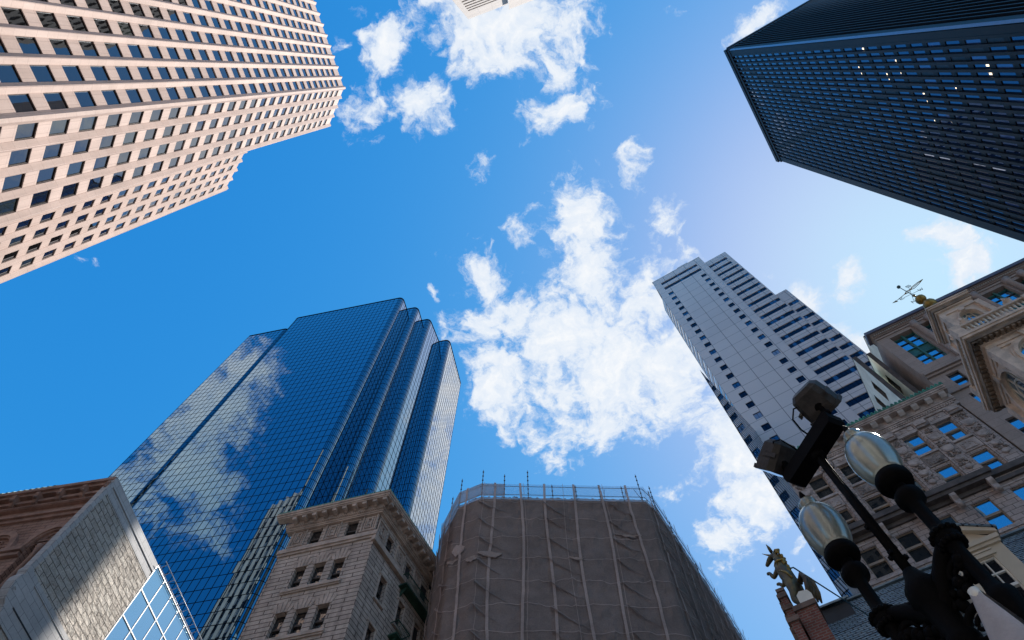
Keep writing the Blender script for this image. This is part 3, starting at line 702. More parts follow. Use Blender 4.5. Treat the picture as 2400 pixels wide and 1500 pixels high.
hid_dark = plain('hidden_window_dark', (0.03, 0.03, 0.04), 0.3)
SC = [(-6.6, 44), (-5.15, 32.3), (-3.85, 29.5), (-2.2, 28.7), (9.7, 28.9), (10.65, 29.85), (13.4, 34.1), (16.2, 38.5), (19.0, 43.0), (22.5, 50)]
root = thing('netted_scaffold', 'tall scaffold wrapped in brown debris netting with bare poles on top', 'scaffold', (3, 36, 0))
ZT, ZL = 45.0, 43.25
def inset(k):
    c = Vector((6, 44)); return [tuple(Vector(p) + (c - Vector(p)).normalized() * k) for p in SC]
mb = MB(); ip = inset(1.5); mb.prism(ip + [(10, 70), (0, 70)], 0, 43.2); mb.build('building_core', hid_wall, root)
for (x0, y0), (x1, y1) in zip(ip, ip[1:]):
    mb = MB(); L = math.hypot(x1 - x0, y1 - y0); mb.fr = Frame((x0, y0), math.degrees(math.atan2(x1 - x0, y1 - y0)))
    n = int(L / 2.4)
    for i in range(n):
        u = L * (i + .5) / n
        for f in range(8): mb.box(u - .55, u + .55, .02, .06, 3.4 + f * 4.8, 6.2 + f * 4.8)
    if mb.v: o = mb.build('hidden_windows', hid_dark, root); o['kind'] = 'stuff'
# net skin: one folded sheet per bay between seams
def along(poly, step):
    out = []; 
    for (x0, y0), (x1, y1) in zip(poly, poly[1:]):
        L = math.hypot(x1 - x0, y1 - y0); n = max(1, round(L / step))
        for i in range(n): out.append((x0 + (x1 - x0) * i / n, y0 + (y1 - y0) * i / n))
    out.append(poly[-1]); return out
fine = along(SC, .25)
cx, cy = 6.0, 46.0
def net_pt(x, y, z, s):
    n = Vector((x - cx, y - cy)).normalized()
    lift = (z % 2.0) / 2.0; bay = (s % 1.92) / 1.92
    b = .10 * math.sin(math.pi * bay) * math.sin(math.pi * lift)
    b += .03 * math.sin(s * 7.1 + z * 1.3) * math.sin(z * 2.7 + s) + .02 * math.sin(s * 17 + z * 3.1)
    d = (bay - lift * .8) % 1.0                                           # slack creases hanging from the tie points
    b += .15 * max(0, 1 - abs(d - .5) * 9) * (0.5 + .5 * math.sin(s * .9 + z * .37))
    return (x + n.x * b, y + n.y * b, z)
acc = [0.0]
for (a, b) in zip(fine, fine[1:]): acc.append(acc[-1] + math.hypot(b[0] - a[0], b[1] - a[1]))
zs = [i * .25 + 16 for i in range(int((ZL - 16) / .25) + 1)] + [ZL]
i0 = 0; nbay = 7
while i0 < len(fine) - 1:
    i1 = min(i0 + nbay, len(fine) - 1); g = MB(); P = []; m = i1 - i0 + 1
    for z in zs:
        for i in range(i0, i1 + 1):
            x, y, q = net_pt(*fine[i], z, acc[i]); P.append((x, -0.0 + y, q))
    g.poly(P, [(r * m + c, r * m + c + 1, (r + 1) * m + c + 1, (r + 1) * m + c) for r in range(len(zs) - 1) for c in range(m - 1)], 0, True)
    # uv along the sheet
    g.uv = []
    for r in range(len(zs) - 1):
        for c in range(m - 1): g.uv += [(acc[i0 + c], zs[r]), (acc[i0 + c + 1], zs[r]), (acc[i0 + c + 1], zs[r + 1]), (acc[i0 + c], zs[r + 1])]
    g.build('netting_sheet', net, root); i0 = i1
mb = MB()
for (x, y) in fine[::1]: pass
m = len(fine); lo = [(x, y, 0.0) for x, y in fine]; hi = [(x, y, 16.0) for x, y in fine]
mb.poly(lo + hi, [(i, i + 1, m + i + 1, m + i) for i in range(m - 1)]); mb.build('lower_netting', net, root)
# upper guard netting: dense over the left corner, thin to the right of it
def band(i0, i1, z0, z1, mat, name, ragged=0.0):
    g = MB(); m = i1 - i0 + 1; P = []
    for z in (z0, (z0 + z1) / 2, z1):
        for i in range(i0, i1 + 1):
            x, y = fine[i]; n = Vector((x - cx, y - cy)).normalized(); b = .05 * math.sin(acc[i] * 3.3) if z0 < z < z1 else .02
            P.append((x + n.x * b, y + n.y * b, z + (ragged * rnd.uniform(-1, 1) if z == z0 else 0)))
    g.poly(P, [(r * m + c, r * m + c + 1, (r + 1) * m + c + 1, (r + 1) * m + c) for r in range(2) for c in range(m - 1)], 0, True); g.build(name, mat, root)
def idx(x): return min(range(len(fine)), key=lambda i: abs(fine[i][0] - x) + (0 if fine[i][1] < 31 else 9))
iA, iB, iC = idx(-0.55), idx(-5.1), idx(10.6)
band(0, idx(-5.1), ZL + .002, ZT, net, 'corner_netting'); band(idx(-5.1), idx(-0.55), 43.42, ZT, net, 'corner_netting', .03)
band(idx(-0.55), len(fine) - 1, 43.42, ZT - .02, net_thin, 'guard_netting', .02)
# scalloped top hem of the main sheet
mb = MB()
for i in range(idx(-3.2), len(fine) - 1, 2):
    (x0, y0), (x1, y1) = fine[i], fine[i + 1]; h = .10 + .1 * rnd.random()
    mb.poly([(x0, y0, ZL), (x1, y1, ZL), (x0 + (x1 - x0) * .75, y0 + (y1 - y0) * .75, ZL + h), (x0 + (x1 - x0) * .25, y0 + (y1 - y0) * .25, ZL + h)], [(0, 1, 2, 3)])
mb.build('tie_hem', net, root)
# seams, standards, ledgers, decks
def strip_on_net(name, s, w, mat, z0=16, z1=ZT - .1):
    i = min(range(len(acc)), key=lambda i: abs(acc[i] - s)); 
    if i >= len(fine) - 1: return
    (x0, y0), (x1, y1) = fine[i], fine[i + 1]; t = Vector((x1 - x0, y1 - y0)).normalized(); g = MB(); P = []; zz = [z0 + (z1 - z0) * k / 60 for k in range(61)]
    for z in zz:
        x, y, q = net_pt(x0, y0, z, acc[i]); n = Vector((x - cx, y - cy)).normalized() * .10; o = .10 * math.sin(z * .35 + s)
        P += [(x + n.x + t.x * (o - w / 2), y + n.y + t.y * (o - w / 2), z), (x + n.x + t.x * (o + w / 2), y + n.y + t.y * (o + w / 2), z)]
    g.poly(P, [(2 * k, 2 * k + 1, 2 * k + 3, 2 * k + 2) for k in range(60)], 0, True); g.build(name, mat, root)
sD = acc[min(range(len(fine)), key=lambda i: abs(fine[i][0] + 2.2) + abs(fine[i][1] - 28.7))]
for k in range(-4, 16): strip_on_net('netting_seam', sD + .95 + 1.93 * k, .17, net_seam)
g = MB()
for z in [16.75 + 2.0 * k for k in range(14)]:
    P = []; w_ = .022
    for i in range(len(fine)):
        x, y, q = net_pt(*fine[i], z, acc[i]); n = Vector((x - cx, y - cy)).normalized() * .06; sg = .09 * math.sin(acc[i] * 1.3 + z) + .05 * math.sin(acc[i] * 3.7 + z * 2); P += [(x + n.x, y + n.y, z - w_ + sg), (x + n.x, y + n.y, z + w_ + sg)]
    g.poly(P, [(2 * k, 2 * k + 1, 2 * k + 3, 2 * k + 2) for k in range(len(fine) - 1)], 0, True)
o = g.build('netting_lacing', net_seam, root); o['kind'] = 'stuff'
for k in range(-9, 34, 3): strip_on_net('netting_tie_line', sD + .96 * k + .3, .028, net_seam)
def crease(s0, z0, ln, drop, w0):
    g = MB(); P = []; n = 14
    for j in range(n + 1):
        t = j / n; s = s0 + ln * t; i = min(range(len(acc)), key=lambda i: abs(acc[i] - s)); z = z0 - drop * t - .12 * math.sin(math.pi * t); (x, y) = fine[i]
        if i < len(fine) - 1: f_ = (s - acc[i]); x += (fine[i + 1][0] - x) * max(-1, min(1, f_ / .25)); y += (fine[i + 1][1] - y) * max(-1, min(1, f_ / .25))
        nn = Vector((x - cx, y - cy)).normalized(); w_ = w0 * (1 - .8 * t)
        P += [(x + nn.x * .10, y + nn.y * .10, z), (x + nn.x * (.26 - .14 * t), y + nn.y * (.26 - .14 * t), z - w_)]
    g.poly(P, [(2 * k, 2 * k + 2, 2 * k + 3, 2 * k + 1) for k in range(n)], 0, True); g.build('netting_fold', net, root)
for s0 in (sD + .1, sD + 4.6, sD + 9.0, sD - 3.3, sD + 12.4, sD + 15.5):
    for k in range(11): crease(s0 + rnd.uniform(-.15, .15), 42.8 - 2 * k + rnd.uniform(-.1, .1), rnd.uniform(1.4, 2.1), rnd.uniform(1.3, 1.9), rnd.uniform(.14, .3))
def crumple(s0, z0, w_, h_):
    g = MB(); P = []; n = 9
    for a in range(n):
        for b in range(n):
            s = s0 + w_ * b / (n - 1); z = z0 - h_ * a / (n - 1) - .25 * w_ * b / (n - 1); i = min(range(len(acc)), key=lambda i: abs(acc[i] - s)); x, y = fine[i]; f_ = (s - acc[i]) / .25
            if i < len(fine) - 1: x += (fine[i + 1][0] - x) * f_; y += (fine[i + 1][1] - y) * f_
            nn = Vector((x - cx, y - cy)).normalized(); e = .13 + rnd.uniform(0, .10); k_ = (1 - .75 * abs(2 * b / (n - 1) - 1) ** 1.5) * (.8 + .4 * rnd.random()); P.append((x + nn.x * e, y + nn.y * e, z0 - h_ / 2 + (z - z0 + h_ / 2) * k_))
    g.poly(P, [(a * n + b, a * n + b + 1, (a + 1) * n + b + 1, (a + 1) * n + b) for a in range(n - 1) for b in range(n - 1)], 0, True); g.build('crumpled_sheet', net_seam, root)
for q_ in ((sD - 1.7, 38.6, .9, 1.1), (sD + .2, 37.4, 1.5, .6), (sD - .6, 36.9, .8, .5), (sD + 9.0, 39.3, 1.8, .22), (sD - 2.2, 37.3, 1.0, .3), (sD + 5.9, 36.9, .9, .25)): crumple(*q_)
def pole_at(x, y, z1, name='scaffold_pole', z0=14):
    n = (Vector((cx, cy)) - Vector((x, y))).normalized() * .16
    g = MB(); g.lathe(x + n.x, y + n.y, [(.03, z0), (.03, z1)], 8)
    z = z1 - .12
    while z > ZL - .2: g.lathe(x + n.x, y + n.y, [(.03, z - .09), (.062, z - .06), (.062, z), (.03, z + .03)], 8); z -= .55
    g.lathe(x + n.x, y + n.y, [(.018, z1), (.018, z1 + .14)], 6); g.build(name, steel_pole, root)
for (px, py) in ((1131, 1100), (1181, 1110), (1235, 1101)):
    r_ = ray(px, py); f_ = Frame((-2.2, 28.7), 89.0); u, z = f_.uz(px, py); p = f_.w(u, 0, 0); pole_at(p.x, p.y, z)
for u in (5.2, 6.95, 8.7, 10.4, 11.75):
    p = Frame((-2.2, 28.7), 89.0).w(u, 0, 0); pole_at(p.x, p.y, 45.15 if u < 11.5 else 46.75)
for (x, y, z) in ((-3.85, 29.5, 46.9), (-4.6, 31.0, 46.7), (10.65, 29.85, 46.6), (12.1, 32.0, 45.2), (14.5, 35.8, 45.2), (17.0, 39.8, 45.2), (-5.3, 33.5, 46.6)): pole_at(x, y, z)
mb = MB()
for z in (ZL + .02, ZL + .62, ZT - .08):
    ins = [(p[0] + (cx - p[0]) * .008, p[1] + (cy - p[1]) * .008) for p in SC]
    for a, b in zip(ins, ins[1:]): mb.tube([(*a, z), (*b, z)], .024, 6)
    mb.build('guard_rail', steel_pole, root); mb = MB()
for z in [16 + 2 * k for k in range(14)]:
    mb = MB()
    for a, b in zip(ip, ip[1:]):
        A = Vector(a) + (Vector(a) - Vector((cx, cy))).normalized() * 1.25; Bv = Vector(b) + (Vector(b) - Vector((cx, cy))).normalized() * 1.25
        mb.tube([(A.x, A.y, z - .75), (Bv.x, Bv.y, z - .75)], .024, 6)
    mb.build('ledger_rail', steel_pole, root)
mb = MB(); mb.tube([(10.5, 30.0, ZT - .1), (11.6, 31.5, ZL + .6)], .02, 6); mb.tube([(9.6, 29.1, ZL), (9.1, 29.1, ZT - .1)], .02, 6); mb.tube([(8.2, 29.1, ZL), (8.45, 29.1, ZT - .1)], .02, 6); mb.tube([(6.7, 29.1, ZL), (6.9, 29.1, ZT - .1)], .02, 6)
mb.build('diagonal_brace', steel_pole, root)
A = [tuple(Vector(p) + (Vector((cx, cy)) - Vector(p)).normalized() * .3) for p in SC]; Bq = [tuple(Vector(p) + (Vector((cx, cy)) - Vector(p)).normalized() * 1.3) for p in SC]
for k in range(15):
    z = 16 + 2 * k - .1 if k < 14 else 43.18; mb = MB()
    if k == 14: A = [tuple(Vector(p) + (Vector((cx, cy)) - Vector(p)).normalized() * .12) for p in SC]; Bq = [tuple(Vector(p) + (Vector((cx, cy)) - Vector(p)).normalized() * 3) for p in SC]  # added top deck, widened to block sky light coming through the netting
    for i in range(len(A) - 1): mb.poly([(*A[i], z), (*A[i + 1], z), (*Bq[i + 1], z), (*Bq[i], z), (*A[i], z + .05), (*A[i + 1], z + .05), (*Bq[i + 1], z + .05), (*Bq[i], z + .05)], [(0, 1, 2, 3), (4, 5, 6, 7), (0, 1, 5, 4), (2, 3, 7, 6)])
    mb.build('scaffold_deck', plank, root)

# ================================================================== red sandstone building with a grey party wall (lower left)
sandstone = masonry('red_sandstone', (0.36, 0.20, 0.15), (0.43, 0.26, 0.20), (0.13, 0.075, 0.055), .95, .30, .018, rough=.9, bump=1.0, stain=.35, rock=.5, sscale=.6, mdist=.05)
sand_trim = plain('sandstone_trim', (0.36, 0.21, 0.16), .8, .35, 1.5, .4)
rough_ashlar = masonry('rough_grey_ashlar', (0.50, 0.45, 0.40), (0.62, 0.57, 0.51), (0.15, 0.13, 0.115), .86, .40, .022, rough=.9, bump=1.0, stain=.25, rock=1.3, sscale=.7, mdist=.09)
smooth_ashlar = masonry('smooth_grey_ashlar', (0.42, 0.42, 0.43), (0.47, 0.47, 0.48), (0.18, 0.18, 0.19), 1.1, .42, .012, rough=.7, bump=.2, stain=.18)
slate_copper = plain('patinated_roof', (0.22, 0.42, 0.38), .6, .5, 1.2)
R0 = at_height(275, 1118, 40); FR = Frame(R0, -79.9); FRW = Frame(R0, 11.5)
root = thing('sandstone_building', 'red sandstone building with round arches and a rough grey side wall at the lower left', 'building', (R0.x, R0.y, 0))
ARC = [1.52 + 3.5 * k for k in range(4)]
holes = []
for c in ARC: holes += [(c - 1.02, c - .13, 26.5, 34.9), (c + .13, c + 1.02, 26.5, 34.9)]
mb = MB(FR); mb.wall(0.0, 13.5, 0, 37.6, holes, -.75, .5)
for c in ARC:
    for a in (-.575, .575): mb.arch_spandrels(c + a, 34.25, .445, -.76, -.74, 0, .5)
mb.build('front_wall', sandstone, root)
for c in ARC:
    mb = MB(FR); mb.arch_ring(c, 34.3, 1.12, 1.42, -.74, -.5, k=1.35); mb.arch_ring(c, 34.3, 1.02, 1.12, -.74, -.6, k=1.35)
    mb.box(max(.04, c - 1.75), c - 1.06, -.74, -.42, 33.95, 34.3); mb.box(c + 1.06, c + 1.75, -.74, -.42, 33.95, 34.3); mb.box(max(.04, c - 1.75), c - 1.06, -.74, -.52, 33.6, 33.85); mb.box(c + 1.06, c + 1.75, -.74, -.52, 33.6, 33.85)
    mb.arch_ring(c, 35.15, .22, .30, -.74, -.66, legs=0)
    mb.build('arch_moulding', sand_trim, root)
for c in ARC:
    mb = MB(FR); mb.lathe(c, -.62, [(.16, 26.5), (.13, 27.0), (.12, 33.3), (.15, 33.35), (.15, 33.45), (.12, 33.5), (.22, 33.95), (.24, 34.15)], 12); mb.build('column', sand_trim, root)
arched_glass = mirror_glass('arched_glass', (.5, .5, .55), (.01, .01, .012), .1)
for h in holes: mb = MB(FR); mb.quad((h[0], -1.2, h[2]), (h[1], -1.2, h[2]), (h[1], -1.2, h[3]), (h[0], -1.2, h[3])); mb.build('arched_window', arched_glass, root)
mb = MB(FR)
for d, z0, z1 in ((-.6, 37.3, 37.6), (-.45, 37.6, 37.85), (-.62, 37.85, 38.35), (-.35, 38.35, 38.6), (-.5, 38.6, 38.85), (-.25, 38.85, 39.1), (-.42, 39.1, 39.45), (-.1, 39.45, 39.7), (0.06, 39.7, 40.0)): mb.box(.04, 13.5, -1.3, d, z0, z1)
for i in range(120): u = .1 + .11 * i; mb.box(u - .03, u + .03, -.349, -.29, 38.4, 38.56)
mb.build('cornice', sand_trim, root)
for i in range(9):
    u = .2 + 1.6 * i; mb = MB(FR); mb.prism([(-.49, 38.6), (-.2, 38.7), (.02, 39.05), (.1, 39.3), (.1, 39.44), (-.419, 39.44)], u - .13, u + .13, 'u'); mb.ball((u, .02, 38.98), .13, 8); mb.build('cornice_bracket', sand_trim, root)
mb = MB(FR); mb.prism([(-.9, 40.001), (-.15, 40.001), (-1.6, 42.2), (-2.2, 42.2)], 4.3, 13.5, 'u')
for i in range(22):
    u = 4.5 + .42 * i
    mb.prism([(-.16, 40.25), (-.05, 40.3), (-.75, 41.3), (-.85, 41.25)], u, u + .16, 'u')
mb.build('patinated_roof', slate_copper, root)
mb = MB(FRW)
mb.wall(.28, 7.2, 31.35, 38.55, [], 0, .3)
mb.build('rough_side_wall', rough_ashlar, root)
mb = MB(FRW); mb.box(0, 7.2, -.45, .03, 39.28, 40.0); mb.box(-.02, .28, -.4, .035, 31.35, 39.28); mb.box(.28, 7.2, -.4, -.03, 38.85, 39.28); mb.box(.28, 7.2, -.4, .02, 38.55, 38.85)
mb.box(.95, 7.2, -.4, .06, 28.4, 31.35); mb.box(1.0, 7.2, .06, .10, 31.0, 31.33)
mb.build('smooth_side_trim', smooth_ashlar, root)
mb = MB(FRW); mb.box(.9, 7.2, .062, .08, 29.36, 29.44); mb.build('wall_slot', dark_core, root)
mb = MB(FRW)
mb.prism([(.95, 28.4), (.95, 31.35), (.3, 31.42), (.05, 31.6), (-.04, 31.2), (.06, 30.95), (-.09, 30.6), (-.10, 30.2), (.02, 29.7), (.2, 29.3), (.42, 29.1), (.5, 28.8), (.75, 28.4)], -.5, .08, 'd'); mb.tube([(.16 + .13 * math.cos(i * .5) * (1 - i / 26), .085, 29.95 + .13 * math.sin(i * .5) * (1 - i / 26)) for i in range(24)], .02, 6)
mb.build('stepped_corbel', smooth_ashlar, root)
mb = MB(FRW); mb.wall(.75, 7.2, 0, 28.4, [], 0, .3); mb.build('lower_side_wall', rough_ashlar, root)
mb = MB(FR); mb.prism([(.1, -1.25), (13.4, -1.25), (13.4, -9), (0.2, -7.2)], 0, 39.9); mb.build('core', dark_core, root)

# ================================================================== blue glazed block that continues the party wall
block_glass = mirror_glass('pale_blue_glass', (.58, .86, .98), (.03, .10, .2), .55, .01, .02)
alu = plain('aluminium_mullion', (.55, .56, .58), .4, .1, metal=.5)
PB0 = FRW.w(7.2, 0, 0); FGB = Frame(PB0, 11.5, FRW.n)
root = thing('glazed_block', 'pale blue glazed wall with silver mullions beside the rough grey stone wall', 'building', (PB0.x, PB0.y, 0))
mb = MB(FGB); fm = MB(FGB); CWD, RH = 1.32, 2.25
for c in range(7):
    for k in range(15):
        z1 = 39.95 - k * RH; z0 = z1 - RH; j = rnd.gauss(0, .003); h = rnd.gauss(0, .003)
        mb.quad((c * CWD, j + h, z0), ((c + 1) * CWD, -j + h, z0), ((c + 1) * CWD, -j - h, z1), (c * CWD, j - h, z1))
cw = mb.build('curtain_wall', block_glass, root)
for c in range(8): fm.box(c * CWD - .035, c * CWD + .035, -.05, .035, 6, 39.9)
for k in range(16): fm.box(0, 7 * CWD, -.05, .05, 39.95 - k * RH - .04, 39.95 - k * RH + .04)
fm.build('mullion_grid', alu, cw)
mb = MB(FGB); mb.box(.1, 9, -8, -.3, 0, 39.9); mb.build('core', dark_core, root)
mb = MB(FGB)
for z, d in ((40.08, .05), (40.3, .45)): mb.tube([(0, d, z), (9.2, d, z)], .03, 6)
for i in range(14): mb.tube([(.3 + .66 * i, .05, 40.08), (.3 + .66 * i, .45, 40.3)], .022, 6)
mb.build('parapet_rail', alu, root)

# ================================================================== ornate stone building behind the street lamp
ornate = masonry('ornate_stone', (0.38, 0.31, 0.285), (0.46, 0.38, 0.35), (0.13, 0.105, 0.095), .72, .36, .018, rough=.85, bump=.7, stain=.32, sscale=.6)
orn_trim = plain('ornate_trim_stone', (0.42, 0.35, 0.32), .8, .4, 1.6, .5, 14)
orn_panel = plain('carved_stone', (0.24, 0.20, 0.18), .85, .5, 3.0, 1.0, 16)
sky_glass = mirror_glass('clear_sash_glass', (.50, .80, 1.0), (.02, .06, .12), .55, .005, .03)
tan_sash = plain('tan_sash', (.30, .23, .17), .6, .2)
O0 = at_height(2195, 905, 45); FO = Frame(O0, 299.5)          # u runs to the left of the party line
root = thing('ornate_stone_building', 'ornate brown stone building with green copper cresting right behind the lamp globes', 'building', (O0.x, O0.y, 0))
WU = [1.28 + 2.2 * k for k in range(5)]
RZ = [(39.25, 41.4), (35.82, 37.72), (31.95, 34.15), (28.3, 30.5), (24.6, 26.8), (20.9, 23.1)]
holes = [(u, u + 1.04, a, b) for u in WU for a, b in RZ]
mb = MB(FO); mb.wall(.12, 11.75, 0, 42.6, holes, 0, .4); mb.box(11.55, 11.75, -10, -.001, 0, 42.6); mb.build('wall', ornate, root)
mb = MB(FO)
for d, z0, z1 in ((.12, 42.3, 42.5), (.18, 42.72, 42.85), (.24, 42.85, 43.0), (.66, 43.5, 43.62), (.72, 43.62, 43.8), (.78, 43.8, 43.93)): mb.box(-.02, 11.7 + d * .5, -.4, d, z0, z1)
mb.box(0, 11.78, -.4, .10, 42.5, 42.72); mb.box(0, 11.9, -.4, .26, 43.0, 43.5); mb.build('cornice', orn_trim, root)
pale_br = plain('pale_bracket_stone', (.42, .38, .36), .7, .25, 2)
for i in range(12): mb = MB(FO); u = .45 + .96 * i; mb.prism([(.262, 43.08), (.40, 43.1), (.58, 43.3), (.62, 43.498), (.262, 43.498)], u - .2, u + .2, 'u'); mb.build('cornice_bracket', pale_br, root)
mb = MB(FO)
for i in range(65): u = .3 + .175 * i; mb.box(u - .055, u + .055, .102, .17, 42.52, 42.70)
mb.build('dentil_row', orn_trim, root)
mb = MB(FO); mb.box(-.05, 12.3, .3, .82, 43.932, 44.0)
for i in range(43): u = .05 + .285 * i; mb.prism([(u - .12, 44.0), (u + .12, 44.0), (u + .09, 44.18), (u, 44.28), (u - .09, 44.18)], .7, .8, 'd'); mb.ball((u, .8, 44.1), .09, 8)
mb.build('copper_cresting', old_copper, root)
for k in range(6):      # pilaster strips between the windows
    c = 1.28 - .58 + 2.2 * k; mb = MB(FO)
    mb.box(c - .47, c + .47, 0.002, .10, 35.75, 42.29) if c > .5 else mb.box(.12, c + .47, .002, .10, 35.75, 42.29)
    mb.build('pilaster', ornate, root)
for k in range(6):
    c = 1.28 - .58 + 2.2 * k
    for z, r in ((40.2, .34), (38.8, .31), (37.68, .25), (36.75, .2)):
        mb = MB(FO); n = 20
        mb.prism([(c + r * math.cos(2 * math.pi * i / n), z + r * 1.0 * math.sin(2 * math.pi * i / n)) for i in range(n)], .10, .19, 'd'); mb.prism([(c + r * .8 * math.cos(2 * math.pi * i / n), z + r * .8 * math.sin(2 * math.pi * i / n)) for i in range(n)], .19, .22, 'd')
        mb.build('rosette', orn_trim, root)
    for z in (41.0, 39.5, 38.25, 37.2):
        mb = MB(FO)
        for i in range(16): mb.ball((c + rnd.uniform(-.3, .3), .12, z + rnd.uniform(-.24, .24)), rnd.uniform(.05, .10), 6)
        mb.build('foliage_carving', orn_panel, root)
    mb = MB(FO); mb.box(c - .4, c + .4, .102, .26, 41.45, 41.6); mb.build('capital', orn_panel, root); mb = MB(FO); mb.box(c - .36, c + .36, .102, .2, 41.85, 42.25); mb.build('frieze_block', orn_trim, root)
for u in WU:     # spandrel panels and lintels
    mb = MB(FO); mb.box(u - .08, u + 1.12, .002, .07, 37.95, 38.95); mb.box(u + .1, u + .94, .07, .12, 38.1, 38.8)
    for i in range(12): mb.ball((u + .15 + .75 * rnd.random(), .1, 38.15 + .6 * rnd.random()), .07, 6)
    mb.build('spandrel_panel', orn_panel if WU.index(u) % 2 else orn_trim, root)
    mb = MB(FO); mb.box(u - .1, u + 1.14, .002, .12, 41.42, 41.7); mb.build('window_head', orn_trim, root); mb = MB(FO); mb.box(u - .1, u + 1.14, .002, .14, 39.05, 39.24); mb.build('sill', orn_trim, root); mb = MB(FO); mb.box(u - .05, u + 1.09, .002, .08, 41.78, 42.2)
    for i in range(9): mb.ball((u + .2 + .64 * rnd.random(), .08, 41.85 + .3 * rnd.random()), .06, 6)
    mb.build('frieze_relief', orn_trim, root)
    mb = MB(FO)
    for z in [39.25 + .36 * i for i in range(6)]:
        for x in (u - .13, u + 1.04): mb.box(x, x + .09, .002, .05, z + .03, z + .33)
    mb.build('quoin_blocks', orn_trim, root)
mb = MB(FO); mb.box(2.42, 12.0, -.1, .62, 35.32, 35.72); mb.box(2.46, 11.95, -.1, .5, 35.05, 35.32); mb.box(0.12, 2.42, -.1, .22, 35.3, 35.74); mb.box(.12, 11.8, -.1, .14, 34.75, 35.05); mb.build('balcony_belt', plain('dark_belt_stone', (.10, .085, .08), .85, .4, 1.2, .3), root)  # belt and slab coloured much darker than the other trim
for k in range(5):
    c = 2.8 + 2.14 * k; mb = MB(FO); mb.prism([(.142, 35.04), (.48, 35.04), (.5, 34.8), (.36, 34.55), (.40, 34.3), (.26, 34.05), (.142, 34.0)], c - .16, c + .16, 'u'); mb.ball((c, .3, 34.16), .17, 8); mb.build('corbel', orn_trim, root)
mb = MB(FO)
for a, b in RZ[2:]: mb.box(.12, 11.75, .002, .06, a - .32, a - .12); mb.box(.12, 11.75, .002, .04, b + .28, b + .38)
mb.build('string_course', orn_trim, root)
so = {i: sash_mesh(1.04, b - a, [sky_glass, tan_sash], .05) for i, (a, b) in enumerate(RZ)}
dark_glass = mirror_glass('dim_sash_glass', (.4, .5, .6), (.02, .025, .03), .15, .01)
so_d = {i: sash_mesh(1.04, b - a, [dark_glass, tan_sash], .05) for i, (a, b) in enumerate(RZ)}
for i, (a, b) in enumerate(RZ[:5]):
    for j, u in enumerate(WU): put_sash((so_d if j >= 3 or (i > 2 and j > 0) else so)[i], FO, u + .52, -.2, (a + b) / 2, root)
warm = lit('room_lamp_lit', (1, .86, .66), 1.3)
for (px, py, ww) in ((2213, 1127, .14), (2305, 1213, .2), (2253, 1237, .55), (2083, 1196, .3)):
    u, z = FO.uz(px, py, -.24); mb = MB(FO); mb.box(u - ww / 2, u + ww / 2, -.20, -.185, z - .06, z + .06); mb.build('room_lamp', warm, root)
mb = MB(FO); mb.box(.2, 11.5, -9.5, -.5, 0, 43.6); mb.build('core', dark_core, root)

# ================================================================== tall brown office building (right edge)
tallst = masonry('tall_brown_stone', (0.34, 0.275, 0.245), (0.37, 0.30, 0.27), (0.20, 0.16, 0.145), 1.6, .75, .01, rough=.85, bump=.3, stain=.2, sscale=.4)
purple = plain('purple_lead_roof', (.12, .11, .15), .5, .25, .8)
grn_frame = plain('green_bronze', (.03, .13, .11), .5, .4, 3)
HT = 55.4; FTL = Frame(O0, 119.4); q = HT / 60.0
root = thing('tall_brown_building', 'tall brown stone office building with giant green framed windows at the right edge', 'building', (O0.x, O0.y, 0))
def Z(z): return 1.6 + (z - 1.6) * q if z <= 58.1 else 1.6 + 56.5 * q + (z - 58.1) * .45 * q
tops = []; midw = []; small = []
for k in range(6):
    u0 = (.95 + 4.05 * k) * q
    tops.append((u0, u0 + 1.95 * q, Z(51.7), Z(57.3)))
    if k < 5: midx = (.95 + 4.05 * k + 2.75) * q; tops.append((midx, midx + .75 * q, Z(51.7), Z(57.3)))
    for a in (1.0, 3.2): small += [((a + 4.05 * k) * q, (a + .95 + 4.05 * k) * q, Z(43.9 - 3.9 * j) if j else Z(43.9), Z(46.35 - 3.9 * j)) for j in range(9) if 43.9 - 3.9 * j > 4]
    midw += [((1.15 + 4.05 * k) * q, (2.1 + 4.05 * k) * q, Z(47.6), Z(49.4)), ((2.6 + 4.05 * k) * q, (3.4 + 4.05 * k) * q, Z(47.6), Z(49.4))]
mb = MB(FTL); mb.wall(0, 24 * q, 0, Z(58.1), tops + midw + small, -.02, .55)
mb.box(0, .2, -10, -.021, 0, Z(58.1)); mb.build('wall', tallst, root)
mb = MB(FTL)
for d, a, b in ((.12, 58.1, 58.35), (.22, 58.35, 58.5), (.06, 57.75, 58.0), (.34, 58.9, 59.05)): mb.box(-d * .3, 14.0 * q + .35, -.5, d, Z(a), Z(b))
mb.box(0, 14.1 * q, -.5, .05, Z(58.5), Z(58.9))
for a, b, d in ((50.0, 50.35, .3), (50.35, 50.7, .16), (49.75, 50.0, .14), (47.0, 47.25, .12)): mb.box(-.02, 24 * q, -.1, d, Z(a), Z(b))
mb.build('cornice', tallst, root)
mb = MB(FTL)
for i in range(75): u = .05 + .175 * i; mb.box(u - .05, u + .05, .05, .24, Z(58.56), Z(58.86))
mb.build('dentil_row', plain('pale_dentil', (.42, .40, .40), .7), root)
mb = MB(FTL); mb.box(-.35, 14.1 * q + .55, -.6, .5, Z(59.05), Z(60.0)); mb.prism([(-.6, Z(60.0)), (.5, Z(60.0)), (.2, Z(60.3)), (-.6, Z(60.3))], -.3, 14.1 * q + .5, 'u'); mb.build('cornice_gutter', purple, root)
